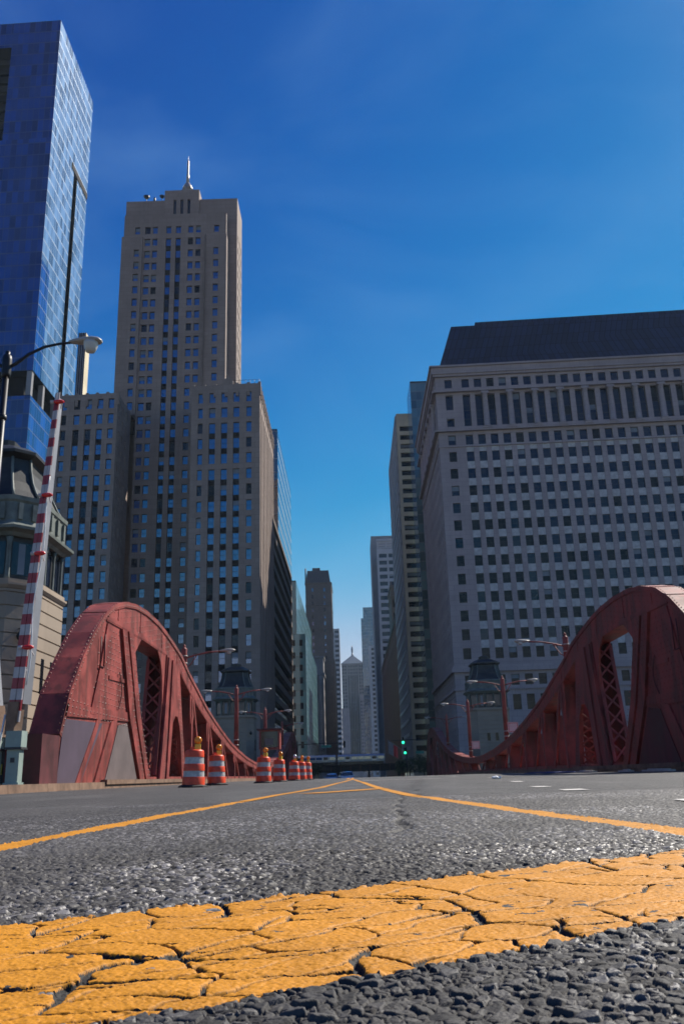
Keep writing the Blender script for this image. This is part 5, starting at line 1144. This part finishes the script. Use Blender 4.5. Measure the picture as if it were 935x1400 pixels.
DR = [(-4.42, 25.0, 'biggest traffic drum, nearest to the camera, amber light on top'), (-4.72, 31.2, 'second traffic drum from the left, just right of the biggest one'), (-3.60, 36.2, 'third traffic drum from the left, alone below the red control cabinet'),
      (-3.50, 42.6, 'fourth traffic drum from the left, between the cabinet drum and the row of three'), (-3.22, 49., 'traffic drum with a clear light, leftmost of the far row of three'), (-3.00, 51.8, 'middle traffic drum of the far row of three'), (-2.78, 53.8, 'rightmost and farthest traffic drum of the far row of three')]
for i, (x, y, lab) in enumerate(DR):
    o = D0 if i == 0 else copy_tree(D0)
    o.location = (x, y, zr(y)); o.rotation_euler = (random.uniform(-.03, .03), random.uniform(-.03, .03), random.uniform(-.7, .7)); o['label'] = lab
    if i == 0: o.scale = (1.04, 1.04, 1.04)
    if i == 4:
        for c in KIDS(o):
            for g in KIDS(c):
                if g.name.startswith('lens'): g.data = g.data.copy(); g.data.materials[0] = M('clear_lens')

# ------------------------------------------------------------------ red steel control cabinet on the left truss
th = thing('control_cabinet', 'red steel control cabinet on legs at the low point of the left truss', 'cabinet', (-8.8, 94, 0))
x0, x1, y0, y1 = -9.75, -7.6, 93.4, 95.2
mb = MB()
for a in ((x0, x1, y0, y1, 3.2, 3.4), (x0, x1, y0, y1, 5.0, 5.15), (x0, x0 + .18, y0, y1, 3.4, 5.0), (x1 - .18, x1, y0, y1, 3.4, 5.0), (x0, x1, y1 - .06, y1, 3.4, 5.0)): mb.box(*a)
mb.build('case', 'bridge_red', th); mb = MB(); mb.box(x0 - .25, x1 + .25, y0 - .3, y1 + .2, 5.16, 5.28); mb.build('roof', 'bridge_red_dark', th)
mb = MB(); mb.box(x0 + .19, x1 - .19, y0 + .12, y0 + .16, 3.41, 4.99); mb.build('window', 'window_dim', th); mb = MB(); mb.box(x0 + .6, x1 - .7, y0 + .09, y0 + .115, 3.6, 4.3); mb.build('panel', 'primer_grey', th)
for x in (x0 + .12, x1 - .12): mb = MB(); mb.box(x - .08, x + .08, 94.2, 94.4, .1, 3.2); mb.build('leg', 'bridge_red', th)

# ------------------------------------------------------------------ cars
def car(label, x, y, mat, h, wd, L_, group='cars beyond the crest of the bridge'):
    z = zr(y); th = thing('car', label, 'car', (x, y, z), group); W2 = wd / 2
    def sec(yy, hw, z0, z1, r=.12): return [(x + a, y + yy, z + b_) for a, b_ in ((-hw + r, z0), (hw - r, z0), (hw, z0 + r), (hw, z1 - r), (hw - r, z1), (-hw + r, z1), (-hw, z1 - r), (-hw, z0 + r))]
    belt = h * .62
    mb = MB(); mb.rings([sec(0, W2 * .82, .32, belt * .74), sec(.12, W2 * .95, .25, belt * .84), sec(.5, W2, .22, belt * .9), sec(1.25, W2, .22, belt), sec(L_ - .8, W2, .22, belt), sec(L_ - .15, W2 * .96, .26, belt * .97), sec(L_, W2 * .86, .34, belt * .85)], 0, True)
    mb.rings([sec(1.25, W2 * .9, belt - .05, belt + .02, .02), sec(2.0, W2 * .74, belt - .02, h - .06, .08), sec(2.4, W2 * .74, belt, h, .1), sec(L_ - 1.3, W2 * .74, belt, h - .03, .1), sec(L_ - .45, W2 * .86, belt - .05, belt + .03, .02)], 0, True)
    bd = mb.build('body', mat, th)
    q = lambda *p: [(x + a, y + b_, z + c) for a, b_, c in p]
    mb = MB(); mb.face(q((-W2 * .83, 1.27, belt + .05), (W2 * .83, 1.27, belt + .05), (W2 * .68, 1.96, h - .09), (-W2 * .68, 1.96, h - .09))); mb.build('windscreen', 'train_dark', th)
    for s_ in (-1, 1):
        mb = MB(); mb.face(q((s_ * (W2 * .885), 1.5, belt + .05), (s_ * (W2 * .885), L_ - .8, belt + .05), (s_ * (W2 * .76), L_ - 1.4, h - .1), (s_ * (W2 * .76), 2.1, h - .1))); mb.build('side_window', 'train_dark', th)
        mb = MB(); mb.obox((x + s_ * W2 * .68, y + .03, z + belt * .66), (1, 0, 0), (0, 1, 0), (0, 0, 1), .2, .05, .08); mb.build('headlight', 'headlight_glass', th)
        mb = MB(); mb.obox((x + s_ * (W2 + .1), y + 1.5, z + belt + .06), (1, 0, 0), (0, 1, 0), (0, 0, 1), .1, .06, .08); mb.build('mirror', mat, th)
        for yy in (.85, L_ - .85):
            mb = MB(); mb.tube([(x + s_ * (W2 - .2), y + yy, z + .33), (x + s_ * (W2 + .01), y + yy, z + .33)], .33, 16, 0, True, False); wh = mb.build('wheel', 'rubber', th); mb = MB(); mb.tube([(x + s_ * (W2 + .01), y + yy, z + .33), (x + s_ * (W2 + .025), y + yy, z + .33)], .2, 12, 0, True, False); mb.build('rim', 'chrome', wh)
    mb = MB(); mb.obox((x, y + .05, z + belt * .6), (1, 0, 0), (0, 1, 0), (0, 0, 1), W2 * .42, .06, .09); mb.obox((x, y + .02, z + .42), (1, 0, 0), (0, 1, 0), (0, 0, 1), W2 * .6, .06, .07); mb.build('grille', 'rubber', th)
car('blue car coming over the bridge, left of the pale one', -3.05, 122, 'car_blue', 1.46, 1.8, 4.5)
car('taller pale silver blue car beside the blue one', -.9, 121, 'car_silver', 1.62, 1.9, 4.6)

# ------------------------------------------------------------------ elevated railway
th = thing('railway_viaduct', 'dark steel railway viaduct crossing the street in the distance', 'viaduct', (0, 270, -1.1))
mb = MB(); mb.box(-60, 16.3, 267.9, 268.3, 1.7, 3.5); mb.box(-60, 16.3, 274, 274.4, 1.7, 3.5); mb.build('girder', 'steel_dark', th)
mb = MB(); mb.box(-60, 16.3, 267.6, 274.7, 3.5, 3.72); mb.build('track_deck', 'steel_dark', th)
mb = MB(); mb.bar((-60, 267.7, 4.6), (16.3, 267.7, 4.6), .05, .05)
for k in range(40): mb.box(-59 + 1.9 * k, -58.95 + 1.9 * k, 267.68, 267.73, 3.7, 4.6)
mb.build('handrail', 'steel_dark', th)
for x in (-13.4, -4.5, 4.5, 13.4):
    for y in (268.1, 274.2): mb = MB(); mb.box(x - .25, x + .25, y - .25, y + .25, -1.15, 1.7); mb.build('column', 'steel_dark', th)
for k in range(10): 
    pass
mb = MB()
for k in range(26): mb.box(-59 + 2.9 * k, -58.85 + 2.9 * k, 267.78, 267.9, 1.75, 3.45)
mb.build('stiffener', 'rusty_steel', th)
def train_car(label, xa, xb):
    th = thing('train_car', label, 'train', (xa, 270, 3.7), 'cars of the elevated train'); y0, y1 = 269.4, 272.2
    mb = MB(); pr = [(y0, 4.55), (y0, 6.1), (y0 + .35, 6.6), (y1 - .35, 6.6), (y1, 6.1), (y1, 4.55)]; mb.prism(pr, xa, xb); mb.build('body', 'train_steel', th)
    mb = MB(); mb.box(xa + .4, xb - .4, y0 + .3, y1 - .3, 3.75, 4.5); mb.build('underframe', 'train_dark', th)
    n_ = 7; g = (xb - xa) / n_
    for k in range(n_):
        if k in (1, 5): 
            mb = MB(); mb.box(xa + g * k + .25, xa + g * (k + 1) - .25, y0 - .02, y0, 4.6, 6.05); dr = mb.build('door', 'car_silver', th); mb = MB(); mb.box(xa + g * k + .4, xa + g * (k + 1) - .4, y0 - .035, y0 - .022, 5.2, 5.95); mb.build('door_pane', 'train_dark', dr)
        else: mb = MB(); mb.box(xa + g * k + .12, xa + g * (k + 1) - .12, y0 - .02, y0 - .002, 5.2, 5.95); mb.build('window', 'window_blue', th)
    mb = MB(); mb.box(xa, xb, y0 - .015, y0 - .001, 4.85, 4.95); mb.build('stripe', 'train_dark', th)
    mb = MB()
    for k in range(3): mb.box(xa + 2 + 4 * k, xa + 3.4 + 4 * k, 270.2, 271.4, 6.6, 6.82)
    mb.build('roof_unit', 'aluminium', th)
train_car('silver elevated train car, the whole one in the middle of the street', -4.7, 9.2); train_car('silver elevated train car, the left one, partly behind the buildings', -19.2, -5.3)

# ------------------------------------------------------------------ signals and street name signs
def mast(label, x, y, xe, h, lights, sg, group='traffic signals at the street corner'):
    th = thing('traffic_signal', label, 'traffic signal', (x, y, -1.1), group); mb = MB(); mb.tube([(x, y, -1.1), (x, y, h + .6)], [.14, .09], 8); mb.build('post', 'black_iron', th)
    mb = MB(); mb.tube([(x, y, h), ((x + xe) / 2, y, h + .12), (xe, y, h + .1)], [.09, .07, .05], 6); mb.build('mast_arm', 'black_iron', th)
    for lx, lz, on in lights:
        mb = MB(); mb.box(lx - .19, lx + .19, y - .34, y - .1, lz - .55, lz + .55); hd = mb.build('signal_head', 'black_iron', th)
        for k, nm in enumerate(('red_lens', 'amber_lens')):
            mb = MB(); mb.lathe((0, 0, 0), [(.11, 0), (.11, .01)], 10); o = mb.build('lens', 'rubber', hd, False); o.location = (lx - x, y - .345 - y, lz + .35 - .35 * k + 1.1); o.rotation_euler = (PI / 2, 0, 0)
        mb = MB(); mb.lathe((0, 0, 0), [(.24 if on else .11, 0), (.2 if on else .11, .05), (.1, .08)], 12); o = mb.build('lens', 'signal_green' if on else 'rubber', hd, False); o.location = (lx - x, y - .345 - y, lz - .35 + 1.1); o.rotation_euler = (PI / 2, 0, 0)
    return th
def name_sign(label, x, y, z, w_=1.6):
    th = thing('street_name_sign', label, 'sign', (x, y, z)); mb = MB(); mb.box(x - w_ / 2, x + w_ / 2, y - .03, y + .0, z - .24, z + .24); mb.build('sign_plate', 'sign_green', th)
    mb = MB()
    for a in ((-w_ / 2 + .04, w_ / 2 - .04, .17, .2), (-w_ / 2 + .04, w_ / 2 - .04, -.2, -.17)): mb.box(x + a[0], x + a[1], y - .04, y - .032, z + a[2], z + a[3])
    mb.build('sign_border', 'gate_white', th)
mast('black signal mast reaching out from the left pavement, lights facing away', -9.6, 155, -1.2, 5.75, ((-1.5, 5.6, False),), None)
name_sign('green street name sign hanging on the left signal mast', -4.6, 154.8, 5.35, 1.7)
mast('black signal mast with a lit green light over the street on the right', 13.6, 155, 6.8, 5.9, ((8.6, 5.95, True),), None)
name_sign('green street name sign among the trees on the right corner', 11.4, 154.8, 3.9, 1.4)
th = thing('traffic_signal', 'small post mounted signal with a lit green light, right street corner', 'traffic signal', (9.05, 158, -1.1), 'traffic signals at the street corner'); mb = MB(); mb.tube([(9.3, 158, -1.1), (9.3, 158, 4.9)], .09, 8); mb.build('post', 'black_iron', th); mb = MB(); mb.box(8.86, 9.24, 157.7, 158., 3.7, 4.8); hd = mb.build('signal_head', 'black_iron', th)
mb = MB(); mb.lathe((0, 0, 0), [(.22, 0), (.2, .05), (.1, .08)], 12); o = mb.build('lens', 'signal_green', hd, False); o.location = (0, -.33, 5.05); o.rotation_euler = (PI / 2, 0, 0)
for x, y, mt, lab in ((13.6, 300, 'flag_red', 'red flag hanging from the brick block on the right'), (10.8, 268, 'flag_white', 'pale flag hanging on a pole by the viaduct')):
    th = thing('flag', lab, 'flag', (x, y, 4)); mb = MB(); mb.tube([(x + 3, y, 8.), (x - .6, y, 10.6)], .06, 5); mb.build('pole', 'aluminium', th)
    mb = MB(); n_ = 6
    for k in range(n_):
        a, b_ = k / n_, (k + 1) / n_; q = lambda t_: y + .18 * math.sin(t_ * 7)
        mb.face([(x - .4 + a * 1.6, q(a), 6.6 - a), (x - .4 + b_ * 1.6, q(b_), 6.6 - b_), (x - .4 + b_ * 1.6, q(b_), 10.3 - b_ * 1.15), (x - .4 + a * 1.6, q(a), 10.3 - a * 1.15)])
    mb.build('cloth', mt, th)

# ------------------------------------------------------------------ trees
def tree(label, x, y, h, r, seed, z0=-1.05, dens=1.):
    rnd = random.Random(seed); th = thing('street_tree', label, 'tree', (x, y, z0), 'street trees'); tops = []
    mb = MB(); th_ = h * .34; mb.tube([(x, y, z0), (x + .03, y, z0 + th_ * .6), (x, y, z0 + th_), (x + .1, y, z0 + h * .75)], [.16, .12, .1, .03], 7)
    for k in range(9):
        a = rnd.uniform(0, 2 * PI); zs = z0 + th_ * rnd.uniform(.8, 1.6); rr = r * rnd.uniform(.5, .9); e = (x + rr * math.cos(a), y + rr * math.sin(a), min(zs + h * rnd.uniform(.12, .4), z0 + h * .92))
        mb.tube([(x, y, zs), ((x + e[0]) / 2, (y + e[1]) / 2, (zs + e[2]) / 2 + .1), e], [.06, .04, .015], 5); tops += [e, ((x * .4 + e[0] * .6), (y * .4 + e[1] * .6), zs * .4 + e[2] * .6)]
    mb.build('trunk', 'bark', th); mb = MB()
    for k in range(16): a = rnd.uniform(0, 2 * PI); rr = r * rnd.random() ** .5 * .8; tops.append((x + rr * math.cos(a), y + rr * math.sin(a), z0 + h * rnd.uniform(.4, .95)))
    for cx_, cy_, cz_ in tops:
        s_ = r * rnd.uniform(.22, .42); mt = rnd.choice((0, 0, 1))
        for k in range(int(70 * dens)):
            v = _n(np.array([rnd.gauss(0, 1) for _ in range(3)])) * s_ * rnd.random() ** .4; p = np.array((cx_, cy_, cz_)) + v * np.array((1, 1, .75)); a = _n(np.array([rnd.gauss(0, 1) for _ in range(3)])); b2 = _n(np.cross(a, np.array([rnd.gauss(0, 1) for _ in range(3)]))); q = rnd.uniform(.07, .13) * (1 if y < 230 else 1.5)
            mb.face([p - a * q, p + b2 * q * .6, p + a * q, p - b2 * q * .6], mt)
    mb.build('crown', ['leaf_dark', 'leaf_mid'], th)
TL = [(11.6, 150, 4.6, 1.9, 'dark street tree under the right signal mast, nearest on the right'), (9.4, 172, 4.3, 1.7, 'dark street tree left of the mast tree, beside the small post signal'), (13.4, 166, 5.2, 2.1, 'dark street tree against the end of the right truss'), (11.8, 192, 5, 2.1, 'dark street tree below the cream ladder office'), (11.6, 214, 5, 2.2, 'dark street tree farthest on the right, close to the viaduct'),
      (-11.2, 196, 4.6, 2.0, 'dark street tree on the left pavement beside the truss end'), (-11.4, 216, 4.9, 2.2, 'second dark street tree on the left pavement'), (-11.4, 236, 4.9, 2.3, 'third dark street tree on the left pavement, in front of the viaduct'), (-11.2, 256, 5.0, 2.4, 'farthest dark street tree on the left, against the viaduct girder')]
for i, t_ in enumerate(TL): tree(t_[4], *t_[:4], 100 + i)

# ------------------------------------------------------------------ small things on the road
mb = MB(); rnd = random.Random(5); c = (3.65, 23.4, zr(23.4) + .05); R_ = []
for k in range(5): R_.append([(c[0] - .12 + .06 * k, c[1] + (.07 + rnd.uniform(-.05, .05)) * math.cos(q) * (1 - abs(k - 2) * .3), c[2] - .02 + (.04 + rnd.uniform(-.02, .02)) * math.sin(q) * (1 - abs(k - 2) * .25)) for q in np.arange(7) * 2 * PI / 7])
mb.rings(R_); tag(mb.build('paper_litter', 'paper_white'), 'crumpled white paper lying on the road to the right', 'litter')
mb = MB(); mb.rings([[(9.3, y, zr(46) + .005), (10.9, y + .4, zr(46) + .005), (10.9, y + .4, zr(46) + z), (9.3, y, zr(46) + z)] for y, z in ((44, .03), (44.6, .07), (46, .05), (48, .08), (50, .03))]); tag(mb.build('folded_tarpaulin', 'cloth_blue'), 'flat folded blue tarpaulin lying by the right kerb', 'tarpaulin')
for x, y, l, lab in ((9.9, 37.5, 3.8, 'longest pale plank lying by the right kerb, beside the blue tarpaulin'), (10.4, 34.2, 2.2, 'short pale plank in the middle of the planks by the right kerb'), (10.3, 29.5, 3.6, 'pale plank by the right kerb, nearest to the camera')):
    mb = MB(); mb.bar((x, y, zr(y) + .045), (x + .25, y + l, zr(y + l) + .045), .22, .06); mb.bar((x + .02, y + .3, zr(y) + .095), (x + .3, y + l - .3, zr(y + l) + .095), .1, .035); tag(mb.build('timber_plank', 'timber_pale'), lab, 'plank', 'planks by the right kerb')

# ------------------------------------------------------------------ the hazy air down the street
t = bpy.data.materials.new('haze_air'); t.use_nodes = True; nt = t.node_tree; nt.nodes.clear(); MATS['haze_air'] = t
pv = nt.nodes.new('ShaderNodeVolumePrincipled'); pv.inputs['Color'].default_value = (.62, .80, .98, 1); pv.inputs['Density'].default_value = .0001; pv.inputs['Anisotropy'].default_value = .2
o_ = nt.nodes.new('ShaderNodeOutputMaterial'); nt.links.new(pv.outputs[0], o_.inputs['Volume'])
mb = MB(); mb.box(-1010, 1010, -510, 1310, -9, 230); hz = mb.build('haze', 'haze_air'); tag(hz, kind='stuff')
